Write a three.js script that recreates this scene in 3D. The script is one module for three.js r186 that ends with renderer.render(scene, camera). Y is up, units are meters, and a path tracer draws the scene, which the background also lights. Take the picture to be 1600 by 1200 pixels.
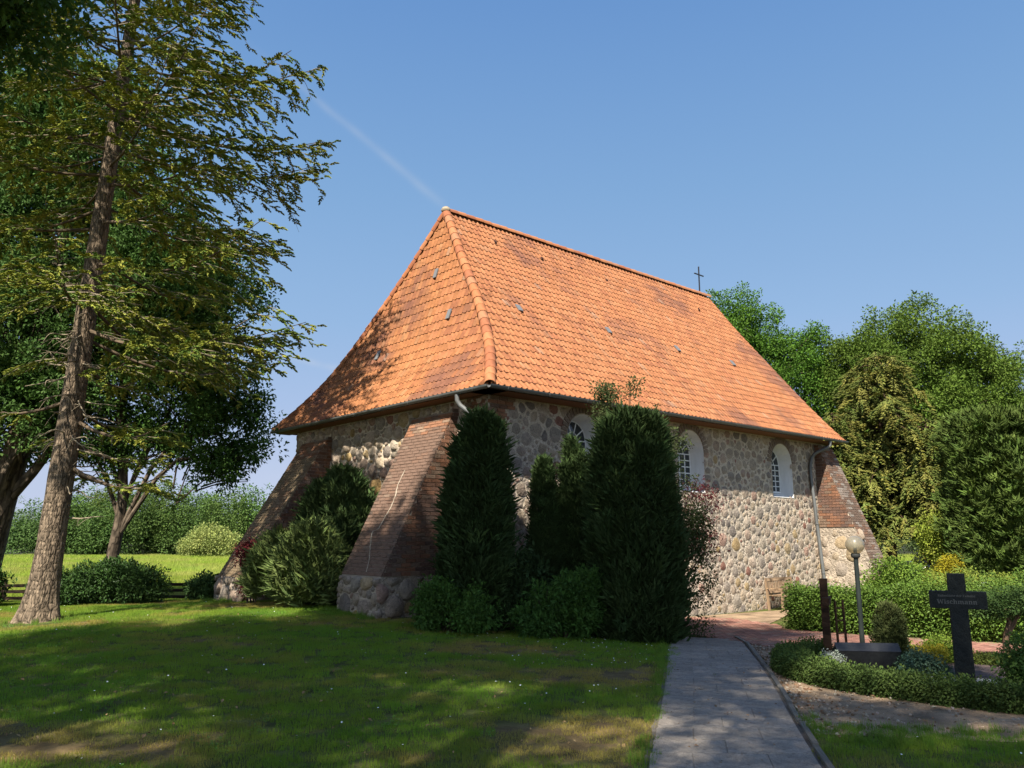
import * as THREE from 'three';
import { mergeGeometries } from 'three/addons/utils/BufferGeometryUtils.js';
import { ImprovedNoise } from 'three/addons/math/ImprovedNoise.js';
import { FontLoader } from 'three/addons/loaders/FontLoader.js';
import { TextGeometry } from 'three/addons/geometries/TextGeometry.js';

// ---------- camera, sky, sun, exposure ----------
const scene = new THREE.Scene();
const camera = new THREE.PerspectiveCamera(51.28, 4 / 3, 0.1, 2000);
camera.position.set(0, 2.0, 0);
camera.rotation.set(THREE.MathUtils.degToRad(10.78), 0, 0, 'YXZ');
const renderer = new THREE.WebGLRenderer({ antialias: true });
renderer.toneMapping = THREE.LinearToneMapping;
const EXPOSURE = 2.3;
renderer.toneMappingExposure = EXPOSURE;
renderer.shadowMap.enabled = true;
renderer.setSize(1024, 768);

const SUN_DIR = new THREE.Vector3(-0.226, 0.766, 0.602).normalize();
const sun = new THREE.DirectionalLight(new THREE.Color().setRGB(1.0, 0.94, 0.83), 5.0);
sun.position.set(-2, 0, -18).addScaledVector(SUN_DIR, 90);
sun.target.position.set(-2, 0, -18);
sun.castShadow = true;
sun.shadow.mapSize.set(4096, 4096);
Object.assign(sun.shadow.camera, { left: -60, right: 60, top: 60, bottom: -60, near: 1, far: 260 });
sun.shadow.radius = 1.4;
scene.add(sun, sun.target);

const lerp = (a, b, t) => a + (b - a) * t;
const lin = (c) => (c <= 0.04045 ? c / 12.92 : ((c + 0.055) / 1.055) ** 2.4);
{ // clear early-summer sky: blue above, pale towards the horizon, two thin old vapour trails
  const W = 2048, Hh = 1024, data = new Float32Array(W * Hh * 4);
  const stops = [[0, 198, 208, 232], [4, 190, 204, 232], [9, 170, 194, 231], [15, 150, 185, 226], [24, 130, 171, 217], [36, 107, 151, 207], [60, 76, 121, 190], [90, 60, 105, 180]];
  const col = (el) => {
    el = Math.max(0, el);
    let k = 0; while (k < stops.length - 2 && el > stops[k + 1][0]) k++;
    const [e0, ...a] = stops[k], [e1, ...b] = stops[k + 1]; const t = Math.min(1, (el - e0) / (e1 - e0));
    return [0, 1, 2].map((i) => lin((a[i] + (b[i] - a[i]) * t) / 255) / EXPOSURE);
  };
  // brighter and whiter towards the sun, as a clear sky is (CIE clear-sky indicatrix, relative to the sky opposite the sun)
  const indicatrix = (g) => Math.min(2.2, 0.91 + 10 * Math.exp(-3 * g) + 0.45 * Math.cos(g) ** 2) / 1.0;
  const pitch = THREE.MathUtils.degToRad(10.78);
  const dirOf = (px, py) => new THREE.Vector3(px - 800, -(py - 600), -1250).normalize().applyAxisAngle(new THREE.Vector3(1, 0, 0), pitch);
  const trails = [[dirOf(380, 60), dirOf(702, 328), 0.0042, 0.17], [dirOf(330, 525), dirOf(560, 585), 0.003, 0.2]];
  const perlin0 = new ImprovedNoise(), V3 = new THREE.Vector3(), d = new THREE.Vector3(), ab = new THREE.Vector3(), ap = new THREE.Vector3();
  for (let y = 0; y < Hh; y++) {
    const el = ((y + 0.5) / Hh - 0.5) * Math.PI, base = col(el * 180 / Math.PI);
    for (let x = 0; x < W; x++) {
      const az = ((x + 0.5) / W - 0.5) * 2 * Math.PI;
      d.set(Math.cos(el) * Math.cos(az), Math.sin(el), Math.cos(el) * Math.sin(az));
      let w = 0;
      if (el > 0 && d.z < 0) for (const [a, b, wd, s] of trails) {
        ab.crossVectors(a, b).normalize(); const off = d.dot(ab); ap.copy(d).addScaledVector(ab, -off).normalize(); // distance from the great circle through a and b
        const t = Math.atan2(ab.dot(V3.crossVectors(a, ap)), a.dot(ap)) / a.angleTo(b); if (t < 0 || t > 1) continue;
        const dist = Math.abs(off + 0.0012 * perlin0.noise(t * 9, 3, wd * 900));
        w = Math.max(w, s * Math.exp(-((dist / (wd * (0.6 + 0.6 * t))) ** 2)) * Math.min(1, t * 3) * Math.min(1, (1 - t) * 10) * (0.75 + 0.5 * perlin0.noise(t * 14, 7, wd * 900)));
      }
      const o = (y * W + x) * 4, k = el > 0 ? indicatrix(Math.acos(Math.max(-1, Math.min(1, d.dot(SUN_DIR))))) : 1, lum = 0.2126 * base[0] + 0.7152 * base[1] + 0.0722 * base[2], wh = Math.max(0, 1 - 1 / Math.max(1, k)) * 0.8;
      for (let i = 0; i < 3; i++) { const b = lerp(base[i], lum * 1.05, wh) * Math.max(1, k); data[o + i] = b + (0.75 / EXPOSURE - b) * w; }
      data[o + 3] = 1;
    }
  }
  const sky = new THREE.DataTexture(data, W, Hh, THREE.RGBAFormat, THREE.FloatType);
  sky.mapping = THREE.EquirectangularReflectionMapping; sky.magFilter = THREE.LinearFilter; sky.needsUpdate = true;
  scene.background = sky; scene.environment = sky;
}

// ---------- helpers ----------
function rngOf(seed) { let a = seed >>> 0; return () => { a = (a + 0x6D2B79F5) | 0; let t = Math.imul(a ^ (a >>> 15), 1 | a); t = (t + Math.imul(t ^ (t >>> 7), 61 | t)) ^ t; return ((t ^ (t >>> 14)) >>> 0) / 4294967296; }; }
const R = rngOf(77);
const rr = (a, b, r = R) => a + (b - a) * r();
const V = (x, y, z) => new THREE.Vector3(x, y, z);
const perlin = new ImprovedNoise();
const n3 = (x, y, z = 0) => perlin.noise(x + 31.7, y + 17.3, z + 5.1);
const fb = (x, y, z = 0) => n3(x, y, z) + 0.5 * n3(2.03 * x, 2.03 * y, z + 9) + 0.25 * n3(4.1 * x, 4.1 * y, z + 3);
const sst = (a, b, t) => { t = Math.min(1, Math.max(0, (t - a) / (b - a))); return t * t * (3 - 2 * t); };
const C3 = (r, g, b) => new THREE.Color().setRGB(r, g, b);
const taken = {};
function numbered(name) { const k = taken[name] = (taken[name] ?? -1) + 1; return k ? `${name}_${String(k).padStart(3, '0')}` : name; }
function shade(o) { o.traverse((m) => { if (m.isMesh) { m.castShadow = true; m.receiveShadow = true; } }); return o; }
function thing(name, label, category, pos = [0, 0, 0], turn = 0, group) {
  const o = new THREE.Group(); o.name = numbered(name); o.position.set(...pos); o.rotation.y = turn;
  o.userData = { label, category }; if (group) o.userData.group = group;
  scene.add(o); return o;
}
function part(name, geo, mat, parent) { const m = new THREE.Mesh(geo, mat); m.name = name; m.castShadow = m.receiveShadow = true; parent.add(m); return m; }
function struct(name, geo, mat) { const m = new THREE.Mesh(geo, mat); m.name = name; m.userData = { kind: 'structure' }; m.castShadow = m.receiveShadow = true; scene.add(m); return m; }
function geoOf(pos, idx, uv, col) {
  const g = new THREE.BufferGeometry();
  g.setAttribute('position', new THREE.Float32BufferAttribute(pos, 3));
  if (uv) g.setAttribute('uv', new THREE.Float32BufferAttribute(uv, 2));
  if (col) g.setAttribute('color', new THREE.Float32BufferAttribute(col, 3));
  if (idx) g.setIndex(idx);
  g.computeVertexNormals(); return g;
}
function tint(g, c) { const n = g.attributes.position.count, a = new Float32Array(n * 3); for (let i = 0; i < n; i++) { a[3 * i] = c.r; a[3 * i + 1] = c.g; a[3 * i + 2] = c.b; } g.setAttribute('color', new THREE.BufferAttribute(a, 3)); return g; }
// textures: tileable value noise
function hsh(x, y, s) { let h = Math.imul(x, 374761393) ^ Math.imul(y, 668265263) ^ Math.imul(s, 1274126177); h = Math.imul(h ^ (h >>> 13), 1274126177); return ((h ^ (h >>> 16)) >>> 0) / 4294967296; }
function pn(u, v, px, py, s) {
  const x = u * px, y = v * py, x0 = Math.floor(x), y0 = Math.floor(y); let fx = x - x0, fy = y - y0; fx = fx * fx * (3 - 2 * fx); fy = fy * fy * (3 - 2 * fy);
  const m = (a, p) => ((a % p) + p) % p, xa = m(x0, px), xb = m(x0 + 1, px), ya = m(y0, py), yb = m(y0 + 1, py);
  return lerp(lerp(hsh(xa, ya, s), hsh(xb, ya, s), fx), lerp(hsh(xa, yb, s), hsh(xb, yb, s), fx), fy);
}
function pf(u, v, p, s, oct = 4) { let a = 0, w = 0, k = 1; for (let i = 0; i < oct; i++) { a += pn(u, v, p, p, s + i) * k; w += k; p *= 2; k *= 0.55; } return a / w; }
function tex(size, fn, srgb = true) {
  const d = new Uint8Array(size * size * 4);
  for (let y = 0; y < size; y++) for (let x = 0; x < size; x++) {
    const c = fn(x / size, y / size), o = (y * size + x) * 4;
    for (let i = 0; i < 3; i++) d[o + i] = Math.max(0, Math.min(255, 255 * (c.length ? c[i] : c)));
    d[o + 3] = 255;
  }
  const t = new THREE.DataTexture(d, size, size); t.wrapS = t.wrapT = THREE.RepeatWrapping; t.magFilter = THREE.LinearFilter; t.minFilter = THREE.LinearMipmapLinearFilter; t.generateMipmaps = true;
  if (srgb) t.colorSpace = THREE.SRGBColorSpace; t.needsUpdate = true; return t;
}
const rep = (t, k, l = k) => { const c = t.clone(); c.repeat.set(k, l); c.needsUpdate = true; return c; };
const std = (o) => new THREE.MeshPhysicalMaterial({ roughness: 0.9, specularIntensity: 0.3, ...o });
const leafMat = (c, t = 0.3, o = {}) => new THREE.MeshPhysicalMaterial({ color: c, roughness: 0.85, transmission: t, thickness: 0, specularIntensity: 0.2, side: THREE.DoubleSide, ...o });

const grain = tex(512, (u, v) => { const f = pf(u, v, 8, 3, 6), s = hsh((u * 512) | 0, (v * 512) | 0, 9), b = pf(u, v, 64, 21, 2); const k = 0.87 + 0.32 * (f - 0.5) + 0.18 * (s - 0.5) + (b > 0.72 ? -0.22 : b < 0.3 ? 0.1 : 0); return [k, k * 0.99, k * 0.975]; });
const grainBump = tex(512, (u, v) => pf(u, v, 16, 33, 5), false);
const barkMap = tex(512, (u, v) => { const r = Math.abs(pn(u + 0.05 * pf(u, v, 6, 2), v, 14, 5, 41) - 0.5) * 2, f = pf(u, v, 12, 42, 5), k = 0.42 + 0.5 * Math.sqrt(r) * (0.5 + f); return [k, k * 0.97, k * 0.93]; });
const barkBump = tex(512, (u, v) => { const r = Math.abs(pn(u + 0.05 * pf(u, v, 6, 2), v, 14, 5, 41) - 0.5) * 2; return 0.75 * Math.sqrt(r) + 0.25 * pf(u, v, 20, 42, 4); }, false);
const flakeBump = tex(512, (u, v) => { const a = pf(u, v, 9, 51, 5); const b = Math.abs(pn(u + 0.08 * a, v + 0.08 * a, 18, 9, 55) - 0.5) * 2; return 0.6 * b + 0.4 * a; }, false);
const soilMap = tex(512, (u, v) => { const f = pf(u, v, 6, 61, 6), s = hsh((u * 512) | 0, (v * 512) | 0, 12); const k = 0.8 + 0.5 * (f - 0.5) + 0.25 * (s - 0.5); return [k, k, k]; });

// ---------- terrain ----------
function gH(x, z) {
  const g = (cx, cz, s) => Math.exp(-((x - cx) ** 2 + (z - cz) ** 2) / (2 * s * s));
  let h = 0.4 * g(-4.5, -19.5, 5) - 0.22 * g(7, -22, 6);
  h -= 0.5 * sst(24, 33, -z) * sst(4, 9, -x);
  h -= 0.5 * sst(36, 55, -z) * (1 - sst(4, 9, -x));
  return h;
}
// church frame: local x runs along the long wall, local -z into the church
const CX = -0.488, CZ = -17.13, UX = 0.7501, UZ = -0.6613, TURN = Math.atan2(0.6613, 0.7501);
const LEN = 16.12, WID = 10.62, EAVE = 5.29, OVER = 0.48;
const toWorld = (a, y, zl) => V(CX + a * UX + zl * 0.6613, y, CZ + a * UZ + zl * 0.7501);
const toLocal = (x, z) => { const dx = x - CX, dz = z - CZ; return [dx * UX + dz * UZ, dx * 0.6613 + dz * 0.7501]; }; // [a, zl]
const gL = (a, zl) => { const p = toWorld(a, 0, zl); return gH(p.x, p.z); };
// ---------- ground, paths ----------
const inChurch = (x, z) => { const [a, zl] = toLocal(x, z); return a > 0.45 && a < LEN - 0.4 && zl < -0.45 && zl > -WID + 0.45; };
const pathL = [[0.6, -3], [0.86, -6], [1.17, -7.62], [1.54, -9.21], [1.94, -11.02], [2.38, -13.11], [2.86, -15.43], [3.35, -17.3]];
const pathR = [[2.1, -3], [2.52, -6], [2.8, -7.64], [3.14, -9.27], [3.66, -11.61], [4.09, -13.72], [4.58, -16.3], [4.62, -16.5]];
const atZ = (pl, z) => { for (let i = 0; i < pl.length - 1; i++) if (z <= pl[i][1] && z >= pl[i + 1][1]) { const t = (z - pl[i][1]) / (pl[i + 1][1] - pl[i][1]); return lerp(pl[i][0], pl[i + 1][0], t); } return z > pl[0][1] ? pl[0][0] : pl[pl.length - 1][0]; };
const brickFront = [[3.35, -17.5], [3.59, -17.7], [4.57, -16.35], [5.15, -15.4], [5.7, -14.9], [7.3, -15.7], [9.0, -15.0], [11.5, -13.0]];
const brickBack = [[3.3, -20.6], [4.68, -22.05], [5.79, -22.07], [6.45, -20.9], [6.7, -19.7], [7.26, -18.7], [9.2, -16.9], [11.6, -15.0]];
function resample(pl, n) { const c = new THREE.CatmullRomCurve3(pl.map((p) => V(p[0], 0, p[1])), false, 'centripetal'); return c.getSpacedPoints(n); }
function loft(A, B, n, m, off, uvk = 1, rag = 0) {
  const a = resample(A, n), b = resample(B, n), pos = [], uv = [], idx = [];
  for (let i = 0; i <= n; i++) for (let j = 0; j <= m; j++) {
    let t = j / m; if (rag && (j === 0 || j === m)) t += (j ? 1 : -1) * rag * fb(a[i].x * 2.1, a[i].z * 2.1, j);
    const x = lerp(a[i].x, b[i].x, t), z = lerp(a[i].z, b[i].z, t);
    pos.push(x, gH(x, z) + off, z); uv.push(x * uvk, z * uvk);
  }
  for (let i = 0; i < n; i++) for (let j = 0; j < m; j++) { const k = i * (m + 1) + j, l = k + m + 1; idx.push(k, k + 1, l, k + 1, l + 1, l); }
  const g = geoOf(pos, idx, uv); if (g.attributes.normal.getY(m + 2) < 0) { for (let i = 0; i < idx.length; i += 3) { const t = idx[i]; idx[i] = idx[i + 1]; idx[i + 1] = t; } g.setIndex(idx); g.computeVertexNormals(); }
  return g;
}
const dryAt = (x, z) => fb(x * 0.33 + 4, z * 0.5 - 2, 1.5) + 0.45 * fb(x * 1.4, z * 1.7, 7);
{
  const axis = (f0, f1, st, outs0, outs1) => { const r = [...outs0]; for (let v = f0; v <= f1 + 1e-6; v += st) r.push(v); return [...r, ...outs1]; };
  const xs = axis(-26, 16, 0.35, [-700, -350, -180, -120, -90, -70, -55, -42, -33], [20, 26, 34, 45, 60, 80, 120, 200, 400, 700]);
  const zs = axis(-40, 4, 0.35, [-700, -400, -250, -180, -140, -115, -102, -90, -78, -66, -56, -48], [8, 14, 22, 35, 60, 110, 250]);
  const pos = [], uv = [], col = [], idx = [];
  for (const z of zs) for (const x of xs) {
    pos.push(x, gH(x, z), z); uv.push(x / 1.7, z / 1.7);
    const far = sst(31, 34, -z), wood = sst(98, 104, -z), d = dryAt(x, z);
    let c = C3(0.11, 0.125, 0.03).lerp(C3(0.21, 0.145, 0.065), sst(0.12, 0.55, d));
    c.lerp(C3(0.2, 0.25, 0.04), far); c.lerp(C3(0.04, 0.045, 0.02), wood);
    col.push(c.r, c.g, c.b);
  }
  const nx = xs.length;
  for (let j = 0; j < zs.length - 1; j++) for (let i = 0; i < nx - 1; i++) { const k = j * nx + i; idx.push(k, k + nx, k + 1, k + 1, k + nx, k + nx + 1); }
  struct('ground', geoOf(pos, idx, uv, col), std({ vertexColors: true, map: soilMap, bumpMap: grainBump, bumpScale: 0.03, roughness: 1 }));
}
// sandy earth beside the path, in front of the wall and along the grave rows
const sandMat = std({ color: C3(0.4, 0.28, 0.175), map: rep(soilMap, 1), bumpMap: rep(grainBump, 3), bumpScale: 0.02, roughness: 1 });
struct('bare_earth', loft([[4.7, -16.6], [4.12, -13.72], [3.7, -11.61], [3.18, -9.27], [3.1, -8.75]], [[6.2, -16.0], [8.2, -13.5], [9.0, -11.5], [8.4, -9.0], [7.6, -8.0]], 40, 10, 0.01, 0.5, 0.03), sandMat);
struct('grave_gravel', loft([[5.5, -14.3], [5.1, -12.3], [5.2, -11.0], [5.6, -10.2]], [[9.2, -14.6], [9.4, -13.2], [9.2, -11.5], [8.6, -10.6]], 24, 8, 0.022, 1, 0), std({ color: C3(0.22, 0.16, 0.14), map: rep(soilMap, 2.5), bumpMap: rep(grainBump, 4), bumpScale: 0.03 }));
struct('wall_apron', loft([[3.3, -20.9], [4.7, -22.15], [5.8, -22.15], [6.5, -21.0]], [[3.6, -21.2], [5.3, -22.9], [7.2, -24.3], [8.6, -25.0]], 24, 6, 0.012, 0.5, 0.05), sandMat);
struct('gravel_walk', loft([[6.7, -19.6], [7.3, -18.6], [9.2, -16.8], [11.6, -14.9]], [[6.9, -19.9], [7.7, -19.0], [9.9, -17.6], [12.3, -15.6]], 20, 3, 0.014, 0.5, 0.04), sandMat);
{ // red clinker walk: bedding sheet with bricks laid on it
  const bed = struct('brick_walk', loft(brickFront, brickBack, 60, 14, 0.016, 1, 0.01), std({ color: C3(0.22, 0.14, 0.10), map: soilMap }));
  const A = resample(brickFront, 60), B = resample(brickBack, 60);
  const inside = (x, z) => { let c = false; const poly = [...A, ...[...B].reverse()]; for (let i = 0, j = poly.length - 1; i < poly.length; j = i++) if ((poly[i].z > z) !== (poly[j].z > z) && x < ((poly[j].x - poly[i].x) * (z - poly[i].z)) / (poly[j].z - poly[i].z) + poly[i].x) c = !c; return c; };
  const bricks = [], r = rngOf(5), th = 0.72, ct = Math.cos(th), st = Math.sin(th);
  for (let i = -80; i < 80; i++) for (let j = -90; j < 90; j++) {
    const lx = (i + (j & 1) * 0.5) * 0.235, lz = j * 0.118, x = 6.5 + lx * ct + lz * st, z = -18 - lx * st + lz * ct;
    if (x > 11 || !inside(x, z)) continue;
    const g = new THREE.BoxGeometry(0.222, 0.02, 0.106); g.rotateY(th + rr(-0.01, 0.01, r)); g.rotateX(rr(-0.012, 0.012, r)); g.translate(x, gH(x, z) + 0.019 + rr(0, 0.004, r), z);
    const k = rr(0.75, 1.2, r), w = r() < 0.15 ? 0.7 : 1; tint(g, C3(0.36 * k, 0.18 * k * (2 - w), 0.135 * k * (2 - w)));
    bricks.push(g);
  }
  const m = part('paving_bricks', mergeGeometries(bricks), std({ vertexColors: true, map: rep(grain, 3), roughness: 0.9 }), bed); m.userData.kind = 'stuff';
}
{ // slab path with kerb
  const bed = struct('slab_path', loft(pathL, pathR, 60, 8, 0.01, 0.8, 0.02), std({ color: C3(0.2, 0.17, 0.14), map: soilMap, roughness: 1 }));
  const mats = [0.88, 0.97, 1.05, 0.93].map((k, i) => std({ color: C3(0.34 * k, 0.295 * k, 0.25 * k), map: rep(grain, 2 + i * 0.1), bumpMap: rep(grainBump, 5), bumpScale: 0.006, roughness: 0.88 }));
  const r = rngOf(8); let row = 0;
  for (let z = -3.4; z > -16.9; z -= 0.5, row++) {
    const x0 = atZ(pathL, z - 0.25) + 0.05, x1 = atZ(pathR, z - 0.25) - 0.07, dir = (atZ(pathR, z - 1) - atZ(pathR, z + 0.5)) / -1.5;
    const cuts = row % 2 ? [0, 0.47, 1] : [0, 0.26, 0.72, 1];
    for (let c = 0; c < cuts.length - 1; c++) {
      const xa = lerp(x0, x1, cuts[c]) + 0.006, xb = lerp(x0, x1, cuts[c + 1]) - 0.006, hw = (xb - xa) / 2, xm = (xa + xb) / 2, zm = z - 0.25;
      const sh = new THREE.Shape(); const q = 0.245, sk = dir * q;
      sh.moveTo(-hw + sk, -q); sh.lineTo(hw + sk, -q); sh.lineTo(hw - sk, q); sh.lineTo(-hw - sk, q); sh.closePath();
      const g = new THREE.ExtrudeGeometry(sh, { depth: 0.03, bevelEnabled: true, bevelThickness: 0.006, bevelSize: 0.006, bevelSegments: 1 }); g.rotateX(-Math.PI / 2);
      const m = part('slab', g, mats[(r() * 4) | 0], bed); const y = gH(xm, zm);
      m.position.set(xm, y - 0.008 + rr(-0.003, 0.004, r), zm); m.rotation.z = Math.atan((gH(xm + 0.3, zm) - gH(xm - 0.3, zm)) / 0.6) + rr(-0.006, 0.006, r); m.rotation.x = -Math.atan((gH(xm, zm - 0.3) - gH(xm, zm + 0.3)) / -0.6) + rr(-0.006, 0.006, r);
    }
  }
  const kb = struct('path_kerb', loft([[2.05, -3], [2.75, -7.64], [3.1, -9.27]], [[2.06, -3], [2.76, -7.64], [3.11, -9.27]], 4, 1, -0.04), std({ color: C3(0.36, 0.33, 0.28) }));
  const km = std({ color: C3(0.33, 0.3, 0.255), map: rep(grain, 2), bumpMap: rep(grainBump, 4), bumpScale: 0.01 });
  for (let z = -3.2; z > -16.4; z -= 1.0) {
    const xa = atZ(pathR, z), xb = atZ(pathR, z - 0.98), L = Math.hypot(xb - xa, 0.98);
    const g = new THREE.BoxGeometry(0.055, 0.16, L - 0.01, 1, 1, 3); const m = part('kerb_stone', g, km, kb);
    const xm = (xa + xb) / 2, zm = z - 0.49; m.position.set(xm + rr(-0.008, 0.008), gH(xm, zm) - 0.028 + rr(-0.01, 0.008), zm); m.rotation.y = Math.atan2(xa - xb, 0.98) + rr(-0.008, 0.008); m.rotation.x = rr(-0.006, 0.006);
  }
}
// ---------- church ----------
const church = thing('stone_church', 'small fieldstone church with steep orange tiled roof, hipped at the near end', 'church', [CX, 0, CZ], TURN);
const camL = (() => { const [a, zl] = toLocal(0, 0); return V(a, 2, zl); })();
const tab = (xs, ys) => (x) => { if (x <= xs[0]) return ys[0]; for (let i = 0; i < xs.length - 1; i++) if (x <= xs[i + 1]) return lerp(ys[i], ys[i + 1], (x - xs[i]) / (xs[i + 1] - xs[i])); return ys[ys.length - 1]; };
const RH = 6.4;
const smoothTab = (X, Y) => { const c = new THREE.CatmullRomCurve3(X.map((x, i) => V(x, Y[i], 0)), false, 'centripetal').getPoints(90); return [c.map((p) => p.x), c.map((p) => p.y)]; };
const [SX, SY] = smoothTab([0, 0.65, 1.56, 2.77, 4.09, WID / 2], [0, 0.68, 1.72, 3.18, 4.79, RH]);
const [AX, AY] = smoothTab([0, 0.37, 0.76, 1.15, 1.42, 1.7, 2.06, 2.4, 2.66], [0, 0.44, 0.97, 1.65, 2.27, 3.05, 4.2, 5.38, RH]);
const yR = tab(SX, SY), sR = tab(SY, SX), yA = tab(AX, AY), aA = tab(AY, AX);
const APEX = 2.66;
const mortarMat = std({ color: C3(0.64, 0.545, 0.43), map: rep(grain, 0.9), bumpMap: rep(grainBump, 1.1), bumpScale: 0.05, roughness: 0.95 });
const stoneMat = std({ vertexColors: true, map: rep(grain, 1.7), bumpMap: rep(grainBump, 2), bumpScale: 0.02, roughness: 0.85 });
const brickMat = std({ vertexColors: true, map: rep(grain, 2.2), bumpMap: rep(grainBump, 4), bumpScale: 0.012, roughness: 0.9 });
const plasterMat = std({ color: C3(0.82, 0.81, 0.78), map: tex(256, (u, v) => { const k = 0.93 + 0.1 * (pf(u, v, 5, 71, 5) - 0.5); return [k, k, k]; }), bumpMap: rep(grainBump, 0.8), bumpScale: 0.015, roughness: 0.9 });
const tileMap = tex(256, (u, v) => { const f = pf(u, v, 6, 81, 5), s = hsh((u * 256) | 0, (v * 256) | 0, 5), b = pf(u, v, 3, 88, 3); const k = 0.9 + 0.25 * (f - 0.5) + 0.08 * (s - 0.5) - (b > 0.64 ? 0.16 * (b - 0.64) * 6 : 0); return [k, k, k]; });
const tileMat = std({ vertexColors: true, map: tileMap, roughness: 0.78 });
const deckMat = std({ color: C3(0.2, 0.1, 0.06) });
const zincMat = std({ color: C3(0.2, 0.205, 0.2), metalness: 0.3, roughness: 0.5, map: rep(tileMap, 1) });

// --- windows in the long wall (centre along, half width, sill, springing)
const wins = [[3.6, 0.59, 3.22, 4.42], [8.02, 0.61, 3.24, 4.38], [12.92, 0.62, 3.24, 4.34]];
const archPts = (cx, hw, sill, spring, n = 12) => { const p = [[cx - hw, sill], [cx - hw, spring]]; for (let i = 1; i < n; i++) { const t = Math.PI - (i / n) * Math.PI; p.push([cx + hw * Math.cos(t), spring + hw * 1.02 * Math.sin(t)]); } p.push([cx + hw, spring], [cx + hw, sill]); return p; };
const WTOP = 5.55, WA0 = OVER, WA1 = LEN - 0.35, WZ = -0.62, WBASE = -0.6;
const longWall = (() => { // mortar body with arched openings
  const sh = new THREE.Shape([[WA0, WBASE], [WA1, WBASE], [WA1, WTOP], [WA0, WTOP]].map((p) => new THREE.Vector2(...p)));
  for (const w of wins) sh.holes.push(new THREE.Path(archPts(...w).map((p) => new THREE.Vector2(...p))));
  const g = new THREE.ExtrudeGeometry(sh, { depth: 0.46, bevelEnabled: false, curveSegments: 4 }); g.translate(0, 0, WZ - 0.46);
  return part('long_wall', g, mortarMat, church);
})();
const endWall = part('end_wall', (() => { const g = new THREE.BoxGeometry(0.7, WTOP - WBASE, WID - 2 * 0.62 - 0.002); g.translate(OVER + 0.002 + 0.35, (WTOP + WBASE) / 2, -WID / 2); return g; })(), mortarMat, church);
part('back_wall', (() => { const g = new THREE.BoxGeometry(LEN - OVER - 1.1, WTOP - WBASE, 0.6); g.translate((LEN + OVER + 0.7) / 2 - 0.2, (WTOP + WBASE) / 2, -WID + OVER + 0.31); return g; })(), mortarMat, church);
part('gable_wall', (() => { const pts = [[-WZ + 0.46, WBASE], [WID - OVER, WBASE], [WID - OVER, WTOP - 0.05]]; for (let k = 0; k <= 10; k++) { const s = lerp(WID - OVER, OVER, k / 10); pts.push([s, EAVE + yR(Math.min(s, WID - s)) - 0.16]); } pts.push([-WZ + 0.46, WTOP - 0.05]);
  const g = new THREE.ExtrudeGeometry(new THREE.Shape(pts.map((p) => new THREE.Vector2(...p))), { depth: 0.5, bevelEnabled: false }); g.rotateY(Math.PI / 2); g.translate(WA1 - 0.501, 0, 0); return g; })(), mortarMat, church);
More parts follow.
